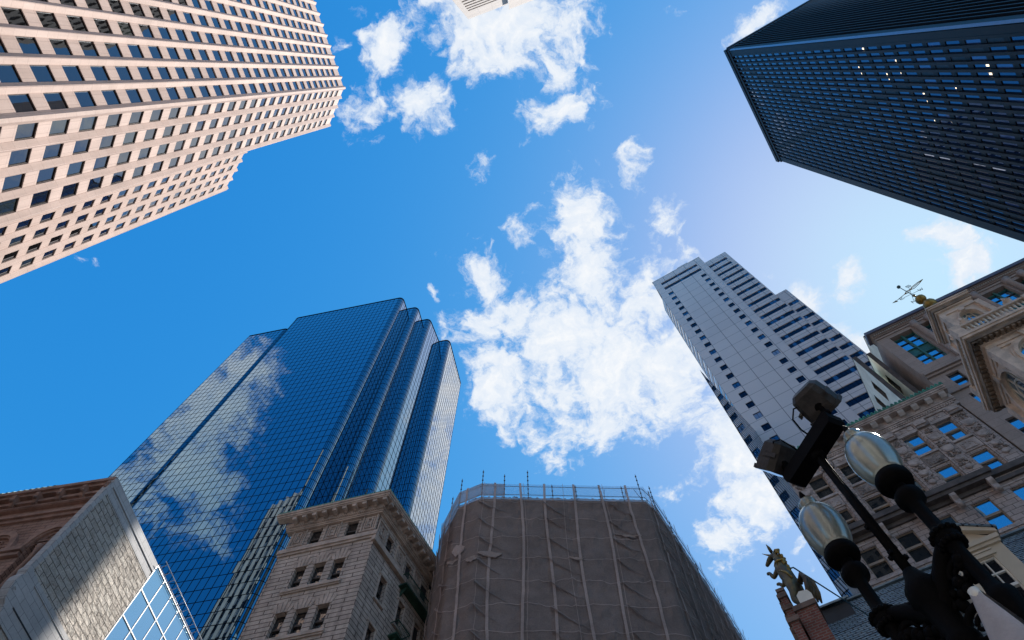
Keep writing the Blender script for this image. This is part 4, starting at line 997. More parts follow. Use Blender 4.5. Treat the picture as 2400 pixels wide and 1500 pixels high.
for k in range(5):
    for a in (3.35, 4.62):
        c = (a + 4.05 * k) * q; mb = MB(FTL); mb.lathe(c, .12, [(.3, Z(50.72)), (.33, Z(50.9)), (.25, Z(51.1)), (.22, Z(57.0)), (.27, Z(57.1)), (.27, Z(57.2)), (.22, Z(57.25)), (.33, Z(57.7))], 14); mb.build('engaged_column', tallst, root)
for h in tops:
    w_ = h[1] - h[0]; m_ = MB(FTL); g = MB(FTL); cxm = (h[0] + h[1]) / 2; zmid = h[2] + (h[3] - h[2]) * .47
    big = w_ > 1.2
    m_.box(h[0], h[1], -.5, -.36, zmid - .5, zmid + .45)
    for z in (h[2] + .03, zmid - .55, zmid + .50, h[3] - .3): m_.box(h[0], h[1], -.42, -.28, z - .035, z + .035)
    if big: m_.box(cxm - .07, cxm + .07, -.42, -.24, h[2], h[3])
    m_.box(h[0], h[0] + .05, -.42, -.3, h[2], h[3]); m_.box(h[1] - .05, h[1], -.42, -.3, h[2], h[3])
    fo = m_.build('window_frame', grn_frame, root)
    for (x0, x1) in (((h[0] + .05, cxm - .07), (cxm + .07, h[1] - .05)) if big else ((h[0] + .05, h[1] - .05),)):
        for (z0, z1) in ((h[2] + .07, zmid - .59), (zmid + .54, h[3] - .34)):
            j = rnd.uniform(-.006, .006); g.quad((x0, -.40 + j, z0), (x1, -.40 - j, z0), (x1, -.40 - j, z1), (x0, -.40 + j, z1))
            zc = (z0 + z1) / 2 + .1; m2 = None
            g.box(x0, x1, -.39, -.33, zc - .035, zc + .035, 1)
    g.build('pane', [sky_glass, sash_dark], fo)
sms1 = sash_mesh(.95 * q, 2.45 * q, [sky_glass, sash_dark], .05); smm = sash_mesh(.95 * q, 1.8 * q, [sky_glass, sash_dark], .05); smm2 = sash_mesh(.8 * q, 1.8 * q, [sky_glass, sash_dark], .05)
for h in small:
    if px_area(FTL, (h[0] + h[1]) / 2, (h[2] + h[3]) / 2, .9, 2.2) > 0: put_sash(sms1, FTL, (h[0] + h[1]) / 2, -.30, (h[2] + h[3]) / 2, root)
for i, h in enumerate(midw):
    if px_area(FTL, (h[0] + h[1]) / 2, (h[2] + h[3]) / 2, .9, 1.8) > 0: put_sash(smm if i % 2 == 0 else smm2, FTL, (h[0] + h[1]) / 2, -.30, (h[2] + h[3]) / 2, root)
mb = MB(FTL); mb.box(.2, 23.8 * q, -14, -.58, 0, Z(58)); mb.build('core', dark_core, root)

# ================================================================== cream saw tooth light court walls between the two
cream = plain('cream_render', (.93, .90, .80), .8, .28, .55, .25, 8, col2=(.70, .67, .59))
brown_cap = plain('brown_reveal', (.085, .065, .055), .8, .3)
court_glass = mirror_glass('court_glass', (.45, .75, .8), (.01, .04, .04), .4)
specs = [('cream_court_wall', 'nearest cream light court wall, lowest of three stepped above the green cresting', (1998, 840), 35.4, 30.5, 6.5, 3),
         ('cream_court_wall', 'middle cream light court wall with the widest brown edge', (2031, 831), 36.3, 32.5, 5.5, 1),
         ('cream_court_wall', 'cream light court wall touching the tall brown building', (2024, 789), 37.1, 32.0, 5.5, 2)]
for name, label, pxy, rg, az, L, nw in specs:
    T = at_range(*pxy, rg); fr = Frame((T.x, T.y), az, (-1, .5, 0))
    root = thing(name, label, 'wall', (T.x, T.y, 0), 'cream light court walls')
    hl = [(L * (.16 + .3 * k), L * (.16 + .3 * k) + .8, T.z - 4.6 + .9 * k - 0, T.z - 2.3 + .9 * k) for k in range(nw)]
    hl += [(a, b, c - 3.9, d - 3.9) for a, b, c, d in hl]
    hl = [h for h in hl if h[1] < L]
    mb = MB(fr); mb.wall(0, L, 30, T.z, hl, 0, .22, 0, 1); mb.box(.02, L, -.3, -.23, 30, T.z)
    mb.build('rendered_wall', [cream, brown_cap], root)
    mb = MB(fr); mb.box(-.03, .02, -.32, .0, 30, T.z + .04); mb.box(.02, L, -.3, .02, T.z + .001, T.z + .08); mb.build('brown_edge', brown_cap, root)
    mb = MB(fr)
    for h in hl: mb.quad((h[0], -.2, h[2]), (h[1], -.2, h[2]), (h[1], -.2, h[3]), (h[0], -.2, h[3]))
    if hl: mb.build('window', court_glass, root)
T = at_range(2018, 866, 36.6); fr = Frame((T.x, T.y), 119.4)
root = thing('copper_court_roof', 'green copper roof slope between the first two cream court walls', 'roof', (T.x, T.y, 0))
mb = MB(fr); mb.prism([(0, 34), (0, T.z - .6), (-1.2, T.z + .1), (-1.2, 34)], .02, .62, 'u'); mb.build('copper_sheet', old_copper, root)

# ================================================================== old brick hall with slate roof, dormer and steeple
brick = masonry('red_brick', (.17, .05, .04), (.22, .075, .055), (.20, .16, .14), .21, .075, .012, rough=.9, bump=.6, stain=.35, sscale=1.5)
coping = plain('brown_coping', (.16, .11, .09), .85, .45, 2.0, .4)
slate = masonry('slate_courses', (.13, .19, .24), (.21, .29, .35), (.02, .026, .034), .26, .235, .022, rough=.38, bump=1.0, stain=.25, sscale=1.2, mdist=.03)
lead = plain('lead_sheet', (.20, .25, .27), .4, .35, 2.0, metal=.3)
cream_paint = plain('cream_paint', (.56, .48, .37), .6, .12, 1.2)
white_paint = plain('white_paint', (.68, .66, .60), .5, .1)
tw_cream = plain('weathered_tower_paint', (.68, .54, .43), .65, .3, 1.4, .15, 20)
soffit_brown = plain('brown_soffit', (.26, .19, .13), .75, .55, 1.1)  # soffits and modillions in mottled brown, darker than the walls
gold = plain('old_gilding', (.30, .20, .05), .45, .55, 3.0, metal=.45)
verdigris = plain('verdigris_iron', (.04, .10, .11), .5, .4, 3)
tw_glass = mirror_glass('steeple_glass', (.55, .82, 1.0), (.02, .07, .16), .55, .005, .02)
dk_glass = mirror_glass('dormer_glass', (.35, .42, .5), (.012, .014, .02), .12, .01)
H0 = Vector((14 * math.sin(R(29.4)), 14 * math.cos(R(29.4)), 0)); FH = Frame(H0, 119.4)
root = thing('old_brick_hall', 'old brick hall with slate roof, gable and cream dormers at the lower right', 'building', (H0.x, H0.y, 0))
ZE, ZR, DR = 11.0, 21.2, -7.5
def roof_z(d): return ZE + (ZR - ZE) * d / DR
mb = MB(FH); nrow = 53; sl = math.hypot(DR, ZR - ZE)
for i in range(nrow):            # each course of slates laps the one below
    a, b = i / nrow, (i + 1.12) / nrow; d0, d1 = DR * a, DR * min(b, 1); off = .022
    P = [(0.05, d0 + off * .8, roof_z(d0) + off), (26, d0 + off * .8, roof_z(d0) + off), (26, d1, roof_z(d1)), (.05, d1, roof_z(d1))]
    k0 = len(mb.uv); mb.poly(P, [(0, 1, 2, 3)]); mb.uv[k0:] = [(.05, i * .235 + .012), (26, i * .235 + .012), (26, i * .235 + .2449), (.05, i * .235 + .2449)]
    mb.poly([P[0], P[1], (26, d0, roof_z(d0)), (.05, d0, roof_z(d0))], [(0, 1, 2, 3)])
mb.poly([(0, DR, ZR), (26, DR, ZR), (26, 2 * DR, ZE), (0, 2 * DR, ZE)], [(0, 1, 2, 3)])
mb.build('slate_roof', slate, root)
mb = MB(FH); mb.box(.05, 26, DR - .12, DR + .12, ZR, ZR + .07); mb.build('ridge_cap', lead, root)
mb = MB(FH); mb.wall(-.1, 26, 0, ZE - .4, [(2 + 3 * k, 3.2 + 3 * k, 5.5, 8) for k in range(8)], -.35, .3); mb.box(-.1, 26, -15, -.36 - .4, 0, ZE - .4); mb.build('brick_wall', brick, root)
mb = MB(FH); mb.box(-.1, 26, -.6, .25, ZE - .4, ZE - .02); mb.build('eave_cornice', cream_paint, root)
# stepped gable end, seen almost edge on
mb = MB(FH)
for d0, d1, z in ((-.2, -1.6, 14.6), (-1.6, -3.1, 16.3), (-3.1, -4.8, 18.2), (-4.8, -6.4, 19.9), (-6.4, -8.6, 21.7)): mb.box(-.24, -.03, d1, d0, 0, z)
mb.build('gable_wall', brick, root)
for d0, d1, z in ((-.15, -1.65, 14.6), (-1.55, -3.15, 16.3), (-3.05, -4.85, 18.2), (-4.75, -6.45, 19.9), (-6.35, -8.65, 21.7)): mb = MB(FH); mb.box(-.30, .02, d1, d0, z, z + .14); mb.build('gable_coping', coping, root)
mb = MB(FH)
for d0, d1, z in ((-.2, -1.6, 14.6), (-1.6, -3.1, 16.3), (-3.1, -4.8, 18.2)):
    for k in range(7): mb.ball((-.22 + rnd.uniform(-.04, .04), d0 - (d0 - d1) * (k + .5) / 7, z - .15 - .18 * math.sin(k)), .1, 7)
    mb.box(-.32, -.24, d1 + .1, d0 - .1, z - .5, z - .02)
mb.build('gable_carving', coping, root)
mb = MB(FH); mb.box(.02, .52, -1.05, -.42, 0, 15.05); mb.build('corner_pier', brick, root)
mb = MB(FH); mb.box(-.03, .57, -1.1, -.37, 15.05, 15.2); mb.build('pier_cap', coping, root)
mb = MB(FH); mb.box(.55, 1.72, DR + .1, DR + 1.25, roof_z(DR + 1.25) - .1, roof_z(DR + 1.25) + .62); mb.build('roof_hatch', plain('dark_hatch', (.03, .03, .035), .7), root)
mb = MB(FH); z1 = roof_z(DR + 1.25) + .63; mb.prism([(DR + .05, ZR + .1), (DR + 1.4, z1), (DR + 1.4, z1 + .08), (DR + .05, ZR + .2)], .48, 1.8, 'u'); mb.build('hatch_lid', lead, root)
# dormers
def dormer(uc, zt):
    w_, dF = .64, -1.5; zc = zt - .62
    mb = MB(FH); mb.wall(uc - w_, uc + w_, 11.8, zc, [(uc - .27, uc + .27, zt - 3.15, zt - 1.12)], dF, .12)
    mb.prism([(uc - w_, zc), (uc + w_, zc), (uc, zt - .05)], dF - 2.6, dF, 'd'); mb.box(uc - w_, uc - w_ + .1, dF - 3.0, dF - .001, 11.8, zc); mb.box(uc + w_ - .1, uc + w_, dF - 3.0, dF - .001, 11.8, zc)
    o = mb.build('dormer', cream_paint, root)
    mb = MB(FH)
    mb.box(uc - w_ - .06, uc + w_ + .06, dF + .001, dF + .12, zc - .13, zc); mb.box(uc - w_ - .02, uc + w_ + .02, dF + .001, dF + .07, zc - .22, zc - .13)
    for sg in (-1, 1): mb.prism([(uc + sg * (w_ + .1), zc + .002), (uc + sg * (w_ + .1), zc + .12), (uc, zt + .05), (uc, zt - .13)], dF + .002, dF + .14, 'd')
    mb.box(uc - .36, uc + .36, dF + .002, dF + .05, zt - 1.10, zt - .98); mb.box(uc - .33, uc + .33, dF + .002, dF + .07, zt - .97, zt - .92)
    mb.build('pediment', cream_paint, o)
    mb = MB(FH)
    for sg in (-1, 1): mb.prism([(uc + sg * (w_ + .16), zc + .10), (uc + sg * (w_ + .16), zc + .16), (uc, zt + .13), (uc, zt + .06)], dF - 2.6, dF + .18, 'd')
    mb.build('dormer_roof', slate, o)
    mb = MB(FH); mb.quad((uc - .27, dF - .1, zt - 3.15), (uc + .27, dF - .1, zt - 3.15), (uc + .27, dF - .1, zt - 1.12), (uc - .27, dF - .1, zt - 1.12)); wn = mb.build('window', dk_glass, o)
    mb = MB(FH)
    for a in (-.27, -.012, .23): mb.box(uc + a, uc + a + (.04 if abs(a) > .1 else .024), dF - .098, dF - .04, zt - 3.15, zt - 1.12)
    for z in (zt - 3.15, zt - 2.65, zt - 2.08, zt - 1.6, zt - 1.16): mb.box(uc - .23, uc + .23, dF - .098, dF - (.045 if z != zt - 2.08 else .0), z, z + (.045 if z != zt - 2.08 else .08))
    mb.build('window_frame', white_paint, wn)
dormer(4.61, 16.53); dormer(9.6, 16.53); dormer(14.6, 16.53)

# steeple
CX_, CY_ = 22.9, 11.88; FC = Frame((CX_, CY_), 119.4); FCL = Frame((CX_, CY_), 29.4, (-.871, .491, 0))
root = thing('steeple', 'cream painted wooden steeple with arched windows, balustrade and gilded weathervane', 'steeple', (CX_, CY_, 0))
def sq(mb, h, z0, z1): mb.box(-h, h, -h, h, z0, z1)
def tier(h, z0, z1, zw, rw, rz, name, glass, sill):
    """square stage with an arched window in each visible side"""
    mb = MB(FC); o = None
    for fr in (FC, FCL):
        mb.fr = fr; mb.wall(-h, h, z0, z1, [(-rw, rw, sill, zw + rz)], h, .2); mb.arch_spandrels(0, zw, rw, h - .2, h - .003, 0, rz)
    mb.fr = FC; mb.box(-h, h, -h, -h + .1, z0, z1); mb.box(h - .1, h, -h, h - .3, z0, z1)
    o = mb.build(name, tw_cream, root)
    for fr in (FC, FCL):
        mb = MB(fr); mb.arch_ring(0, zw, rw, rw * 1.16, h + .002, h + .1, k=rz / rw, legs=zw - sill); mb.arch_ring(0, zw, rw * 1.16, rw * 1.28, h + .002, h + .05, k=rz / rw, legs=zw - sill)
        mb.prism([(-.1, zw + rz * .98), (.1, zw + rz * .98), (.15, zw + rz * 1.42), (-.15, zw + rz * 1.42)], h + .002, h + .18, 'd'); mb.build('arch_moulding', tw_cream, o)
        mb = MB(fr); mb.quad((-rw, h - .15, sill), (rw, h - .15, sill), (rw, h - .15, zw + rz), (-rw, h - .15, zw + rz)); wn = mb.build('window', glass, o)
        mb = MB(fr); b = .022 * rw / .5
        for a in (-.5, 0, .5): mb.box(rw * a - b, rw * a + b, h - .148, h - .11, sill, zw + rz * math.sqrt(1 - a * a) * .98)
        z = sill + rw * .5
        while z < zw: mb.box(-rw, rw, h - .148, h - .115, z - b, z + b); z += rw * .55
        mb.arch_ring(0, zw, rw * .5 - b, rw * .5 + b, h - .148, h - .112, k=rz / rw); mb.arch_ring(0, zw, rw * .94, rw, h - .148, h - .09, k=rz / rw)
        mb.build('glazing_bars', cream_paint, wn)
    return o
tier(1.5, 18.0, 29.45, 27.75, .95, 1.15, 'lower_stage', tw_glass, 25.4)
tier(.86, 30.4, 34.5, 33.15, .42, .55, 'upper_stage', tw_glass, 31.2)
mb = MB(FC)
for h, z0, z1 in ((1.56, 28.95, 29.12), (1.62, 29.12, 29.3), (1.58, 29.3, 29.45), (1.70, 29.45, 29.6), (2.05, 29.92, 30.08), (2.1, 30.08, 30.25)): sq(mb, h, z0, z1)
mb.build('lower_cornice', tw_cream, root); mb = MB(FC)
for h, z0, z1 in ((.92, 34.05, 34.2), (.95, 34.5, 34.6), (1.05, 34.9, 35.02), (1.1, 35.02, 35.12)): sq(mb, h, z0, z1)
mb.build('upper_cornice', tw_cream, root)
for h, z0, z1 in ((1.98, 29.6, 29.92), (1.0, 34.6, 34.9)): mb = MB(FC); sq(mb, h, z0, z1); mb.build('soffit', soffit_brown, root)
for fr in (FC, FCL):
    for i in range(16): mb = MB(fr); u = -1.85 + .247 * i; mb.box(u - .06, u + .06, 1.70, 1.94, 29.48, 29.595); mb.build('modillion', soffit_brown, root)
for h, rr in ((1.5, .14), (.86, .09)):
    for u, d in ((-1, 1), (1, 1), (-1, -1)):
        mb = MB(FC); zb, zt = (24, 28.95) if h > 1 else (30.4, 34.05)
        if h > 1: mb.box(u * h - .2 + u * .03, u * h + .2 + u * .03, d * h - .2 + d * .03, d * h + .2 + d * .03, zb, zt)
        else: mb.box(u * h - .12 + u * .02, u * h + .12 + u * .02, d * h - .12 + d * .02, d * h + .12 + d * .02, zb, zt)
        mb.build('corner_pilaster', tw_cream, root)
for (fr, u, z) in ((FC, -.95, 30.9), (FC, 1.1, 31.7), (FCL, -1.0, 31.0)):
    mb = MB(fr); d = 1.85; mb.lathe(u, d - .28, [(.12, 31.4), (.16, 31.45), (.06, 31.55), (.17, 31.72), (.2, 31.85), (.08, 31.98), (.1, 32.05), (.02, 32.3)], 12); 
    for i in range(8): mb.ball((u + .17 * math.cos(i * .785), d - .28 + .17 * math.sin(i * .785), 31.84), .06, 6)
    mb.build('urn', tw_cream, root)
mb = MB(FC)
for fr in (FC, FCL):
    mb.fr = fr; mb.box(-1.75, 1.75, 1.58, 1.75, 30.252, 30.42); mb.box(-1.8, 1.8, 1.55, 1.80, 31.28, 31.42)
mb.fr = FC
for u, d in ((-1, 1), (1, 1), (-1, -1)): mb.box(u * 1.68 - .2, u * 1.68 + .2, d * 1.68 - .2, d * 1.68 + .2, 30.254, 31.40)
mb.build('balustrade_rail', tw_cream, root)
for fr in (FC, FCL):
    for i in range(15): mb = MB(fr); u = -1.38 + .197 * i; mb.lathe(u, 1.665, [(.045, 30.42), (.07, 30.55), (.03, 30.75), (.03, 30.95), (.06, 31.12), (.045, 31.28)], 7); mb.build('baluster', white_paint, root)
mb = MB(FC); 
mb.poly([(-1.06, -1.06, 35.121), (1.06, -1.06, 35.121), (1.06, 1.06, 35.121), (-1.06, 1.06, 35.121), (-.3, -.3, 35.7), (.3, -.3, 35.7), (.3, .3, 35.7), (-.3, .3, 35.7)], [(0, 1, 2, 3), (4, 5, 6, 7), (0, 1, 5, 4), (1, 2, 6, 5), (2, 3, 7, 6), (3, 0, 4, 7)]); mb.build('cap_roof', plain('pale_green_roof', (.45, .52, .44), .5, .15), root)
mb = MB(FC); mb.lathe(0, 0, [(.24, 35.7), (.2, 35.8), (.17, 36.5), (.24, 36.6), (.24, 36.68), (.1, 36.75)], 14); mb.ball((0, 0, 37.05), .36, 16); mb.lathe(0, 0, [(.08, 37.38), (.05, 37.6), (.08, 37.7)], 10)
mb.ball((0, 0, 37.98), .29, 14); mb.lathe(0, 0, [(.1, 38.22), (.05, 38.5), (.09, 38.7), (.03, 38.8)], 10); mb.build('gilded_finial', gold, root)
mb = MB(FC); mb.tube([(0, 0, 38.8), (0, 0, 40.25)], .022, 8)
for a in range(4): t = R(90 * a); mb.tube([(0, 0, 38.95), (.46 * math.cos(t), .46 * math.sin(t), 38.95)], .012, 6)
mb.ball((0, 0, 40.32), .11, 10)
mb.build('vane_rod', verdigris, root)
mb = MB(FC); mb.tube([(-.85, -.25, 39.35), (.95, .3, 39.35)], .018, 6); mb.prism([(-.98, 39.35), (-.7, 39.46), (-.74, 39.35), (-.7, 39.24)], -.24, -.22, 'd')
for s_ in (-1, 1): mb.tube([(.15, .05, 39.35), (.35, .1, 39.35 + .13 * s_), (.7, .22, 39.35 + .10 * s_), (1.0, .32, 39.35)], .02, 6)
mb.tube([(-.2, -.06, 39.35), (0, 0, 39.5), (.25, .08, 39.35), (0, 0, 39.22), (-.2, -.06, 39.35)], .02, 6)
mb.build('vane_arrow', gold, root)
def letter(strokes, u, d, z, s, name='compass_letter'):
    mb = MB(FC)
    for a, b in strokes: mb.tube([(u + (a[0] - .5) * s, d, z + (a[1] - .5) * s), (u + (b[0] - .5) * s, d, z + (b[1] - .5) * s)], .016, 6)
    mb.build(name, verdigris, root)
letter([((.1, 0), (.1, 1)), ((.1, 1), (.9, 0)), ((.9, 0), (.9, 1))], .0, -.52, 38.98, .26)
letter([((.9, .9), (.1, .9)), ((.1, .9), (.1, .5)), ((.1, .5), (.9, .5)), ((.9, .5), (.9, .1)), ((.9, .1), (.1, .1))], .0, .52, 38.98, .26)
letter([((.9, 1), (.1, 1)), ((.1, 1), (.1, 0)), ((.1, .5), (.7, .5)), ((.1, 0), (.9, 0))], -.56, 0, 38.98, .24)
letter([((0, 1), (.25, 0)), ((.25, 0), (.5, .8)), ((.5, .8), (.75, 0)), ((.75, 0), (1, 1))], .56, 0, 38.98, .24)

# ================================================================== unicorn statue on the corner pier
def skinned(name, nodes, edges, mat, parent, org, rotz, sub=2):
    me = bpy.data.meshes.new(name); me.from_pydata([n[:3] for n in nodes], edges, [])
    o = bpy.data.objects.new(name, me); COL.objects.link(o)
    sk = o.modifiers.new('skin', 'SKIN'); sk.use_smooth_shade = True
    for i, n in enumerate(nodes):
        r_ = n[3]; me.skin_vertices[0].data[i].radius = (r_, r_) if not isinstance(r_, tuple) else r_
    me.skin_vertices[0].data[0].use_root = True
    ss = o.modifiers.new('sub', 'SUBSURF'); ss.levels = ss.render_levels = sub
    dg = bpy.context.evaluated_depsgraph_get(); ev = o.evaluated_get(dg)
    m2 = bpy.data.meshes.new_from_object(ev); bpy.data.objects.remove(o); m2.name = name; m2.materials.clear(); m2.materials.append(mat)
    for p in m2.polygons: p.use_smooth = True
    o = bpy.data.objects.new(name, m2); COL.objects.link(o); o.parent = parent
    o.location = org; o.rotation_euler = (0, 0, rotz); return o
UP = FH.w(.24, -.98, 15.2)
root = thing('unicorn_statue', 'gilded rearing unicorn statue on the brick gable corner against the sky', 'statue', UP)
olive = plain('olive_gilding', (.155, .125, .045), .5, .5, 3.2, metal=.25, col2=(.05, .05, .045))
# +x is where the unicorn faces, z up; pelvis first
N = [(-.06, 0, 1.02, (.20, .19)), (-.02, 0, 1.35, (.18, .17)), (.03, 0, 1.68, (.19, .18)), (.02, 0, 1.92, (.14, .13)), (.0, 0, 2.14, (.105, .10)), (.05, 0, 2.36, (.09, .09)),   # 0-5 trunk, neck, poll
     (.19, 0, 2.36, .085), (.32, 0, 2.30, .058), (.39, 0, 2.27, .045),                                                                    # 6-8 head, muzzle
     (-.04, .13, .84, (.13, .12)), (.05, .15, .58, .085), (-.08, .15, .33, .055), (-.01, .15, .10, .042), (.05, .15, .02, .05),              # 9-13 left hind leg
     (-.04, -.13, .84, (.13, .12)), (.08, -.15, .60, .085), (-.05, -.15, .33, .055), (.03, -.15, .10, .042), (.09, -.15, .02, .05),          # 14-18 right hind leg
     (.12, .12, 1.72, .08), (.28, .13, 1.62, .055), (.32, .13, 1.86, .042), (.40, .13, 1.90, .045),                                         # 19-22 left foreleg
     (.12, -.12, 1.66, .08), (.27, -.14, 1.50, .055), (.36, -.14, 1.70, .042), (.43, -.14, 1.72, .045)]                                      # 23-26 right foreleg
Eg = [(0, 1), (1, 2), (2, 3), (3, 4), (4, 5), (5, 6), (6, 7), (7, 8), (0, 9), (9, 10), (10, 11), (11, 12), (12, 13), (0, 14), (14, 15), (15, 16), (16, 17), (17, 18), (2, 19), (19, 20), (20, 21), (21, 22), (2, 23), (23, 24), (24, 25), (25, 26)]
UR = R(122)
body = skinned('body', N, Eg, olive, root, (0, 0, 0), UR)
def on_unicorn(name, mb, mat):
    o = mb.build(name, mat); o.parent = root; o.rotation_euler = (0, 0, UR); return o
mb = MB(LOCAL); mb.tube([(.13, 0, 2.43), (.22, 0, 2.56), (.33, 0, 2.74)], [.03, .02, .004], 8); on_unicorn('horn', mb, gold)
for s_ in (-1, 1):
    mb = MB(LOCAL); mb.tube([(.04, .05 * s_, 2.42), (.03, .10 * s_, 2.54), (.03, .15 * s_, 2.66)], [.045, .04, .005], 8); on_unicorn('ear', mb, olive)
mb = MB(LOCAL)
for i in range(9):
    z = 2.42 - .10 * i; mb.tube([(-.04 - .02 * (i % 2), .02 * math.sin(i * 2.1), z), (-.13, .07 * math.sin(i * 1.7), z - .08), (-.12, .1 * math.sin(i * 2.9), z - .2)], [.05, .045, .012], 7)
on_unicorn('mane', mb, gold)
mb = MB(LOCAL)
for k in range(5):
    y = .03 * (k - 2); mb.tube([(-.2, y * .4, 1.0), (-.36, y, 1.12), (-.44, y * 1.8, .88), (-.40, y * 2.6, .55), (-.36 + .03 * k, y * 3, .28)], [.045, .05, .065, .07, .02], 8)
on_unicorn('tail', mb, plain('dark_gilding', (.10, .065, .03), .6, .5, 4))
mb = MB(LOCAL); mb.tube([(.0, .16, 1.86), (.03, .17, 1.6), (-.12, .19, 1.36), (-.18, .16, 1.12)], [.02, .025, .025, .02], 7); mb.tube([(.0, -.16, 1.86), (.03, -.18, 1.6), (-.12, -.2, 1.36), (-.18, -.17, 1.12)], [.02, .025, .025, .02], 7)
mb.tube([(.15 * math.cos(t * .6), .15 * math.sin(t * .6), 1.93 + .02 * math.sin(t)) for t in range(11)], .025, 7); on_unicorn('collar_chain', mb, gold)
root.scale = (1.08, 1.2, 1.06)
sc_ = MB(LOCAL)
base = thing('white_scroll_base', 'small white rounded block at the foot of the unicorn on the brick pier', 'block', FH.w(.36, -.55, 15.2))
mb = MB(FH); mb.prism([(.18 + .02, 15.2), (.55, 15.2), (.56, 15.42), (.5, 15.56), (.3, 15.6), (.2, 15.5)], -.68, -.42, 'd'); mb.build('block', white_paint, base)
rod0 = FH.w(.38, -.95, 16.95)
mb = MB(); r_ = ray(2045, 1449); n_ = (FH.n * (ZR - ZE) + Vector((0, 0, 1)) * (-DR)).normalized(); q0 = FH.w(0, 0, ZE); t_ = (q0 - EYE).dot(n_) / r_.dot(n_); rod1 = EYE + r_ * t_
mb.tube([tuple(rod0 + Vector((-.06, .02, -.03))), tuple(rod0), tuple(rod0 + Vector((.12, -.03, .02))), tuple(rod1)], .022, 8)
o = mb.build('brace_rod', verdigris, None, rod1); tag(o, 'thin dark brace rod from the unicorn down to the slate roof', 'rod')

# ================================================================== street lamp
iron = plain('black_iron', (.0022, .002, .0025), .65, .3, 8, .1, 60, spec=.06)
def globe_mat():
    m, n, o = new_mat('frosted_lamp_glass')
    t = node(n, 'ShaderNodeTexCoord'); ns = node(n, 'ShaderNodeTexNoise', {'Vector': t.outputs['Object'], 'Scale': 160.0, 'Detail': 2.0}); n3 = node(n, 'ShaderNodeTexNoise', {'Vector': t.outputs['Object'], 'Scale': 6.0, 'Detail': 4.0})
    bp = node(n, 'ShaderNodeBump', {'Height': ns.outputs[0], 'Strength': .12, 'Distance': .01})
    gl = node(n, 'ShaderNodeBsdfGlossy', {'Color': (.8, .85, .85, 1), 'Roughness': .13, 'Normal': bp.outputs[0]})
    rf = node(n, 'ShaderNodeBsdfTransparent', {'Color': (.66, .68, .64, 1)})
    df = node(n, 'ShaderNodeBsdfTranslucent', {'Color': (.54, .57, .52, 1)}); d2 = node(n, 'ShaderNodeBsdfDiffuse', {'Color': (.34, .37, .33, 1)})
    a = node(n, 'ShaderNodeMixShader', {0: .6, 1: df.outputs[0], 2: d2.outputs[0]})
    lw = node(n, 'ShaderNodeLayerWeight', {'Blend': .35})
    f1 = mth(n, 'ADD', .56, mth(n, 'ADD', mth(n, 'MULTIPLY', lw.outputs['Facing'], .55), mth(n, 'MULTIPLY', mth(n, 'SUBTRACT', n3.outputs[0], .5), .5)), True)
    b = node(n, 'ShaderNodeMixShader', {0: f1, 1: rf.outputs[0], 2: a.outputs[0]})
    fr = node(n, 'ShaderNodeFresnel', {'IOR': 1.45, 'Normal': bp.outputs[0]})
    c = node(n, 'ShaderNodeMixShader', {0: mth(n, 'ADD', fr.outputs[0], .14, True), 1: b.outputs[0], 2: gl.outputs[0]})
    n.links.new(c.outputs[0], o.inputs[0]); return m
lamp_glass = globe_mat()
G1, G2 = Vector((3.54, 3.54)), Vector((3.20, 4.37)); LC = (G1 + G2) / 2
az_l = math.degrees(math.atan2(G1.x - G2.x, G1.y - G2.y)); FL_ = Frame(LC, az_l); HL = (G1 - G2).length / 2
root = thing('street_lamp', 'black iron street lamp with two frosted globes, scrolled bracket and two floodlights on top', 'street lamp', (LC.x, LC.y, 0))
mb = MB(FL_); mb.lathe(0, 0, [(.32, .15), (.34, .3), (.24, .5), (.26, .9), (.15, 1.1), (.11, 1.6), (.095, 5.4), (.13, 5.5), (.13, 5.56), (.10, 5.62), (.12, 5.9), (.16, 5.98), (.15, 6.1), (.09, 6.2), (.06, 6.3)], 18)
for k in range(16):
    a = 2 * math.pi * k / 16; mb.tube([(.1 * math.cos(a), .1 * math.sin(a), 1.7), (.094 * math.cos(a), .094 * math.sin(a), 5.4)], .012, 5)
mb.build('post', iron, root)
mb = MB(FL_)
for s_ in (-1, 1):
    # arched arm, S scrolls and leaf clusters under it
    arm = [(s_ * HL * t, 0, 5.75 + .42 * math.sin(t * 1.5) + .03 * t) for t in [i / 10 for i in range(11)]]; mb.tube(arm, [.075 - .02 * abs(i / 10 - .4) for i in range(11)], 10)
    mb.tube([(s_ * HL * t, 0, 5.98 + .24 * t) for t in (0, .25, .5, .75, 1)], .045, 8)
    for c0, c1, r0, sg in ((.45, 5.52, .16, 1), (.72, 5.92, .12, -1), (.22, 5.82, .09, 1)):
        pts = []; 
        for i in range(26):
            a = i * .42; rr = r0 * (1 - i / 30); pts.append((s_ * (HL * c0 + rr * math.cos(a * sg)), 0, c1 + rr * math.sin(a)))
        mb.tube(pts, [.034 - .0007 * i for i in range(26)], 8)
    for i in range(26): 
        t = rnd.random(); mb.ball((s_ * HL * t, rnd.uniform(-.05, .05), 5.62 + .34 * t + rnd.uniform(-.09, .05)), rnd.uniform(.03, .06), 7)
mb.build('scroll_bracket', iron, root)
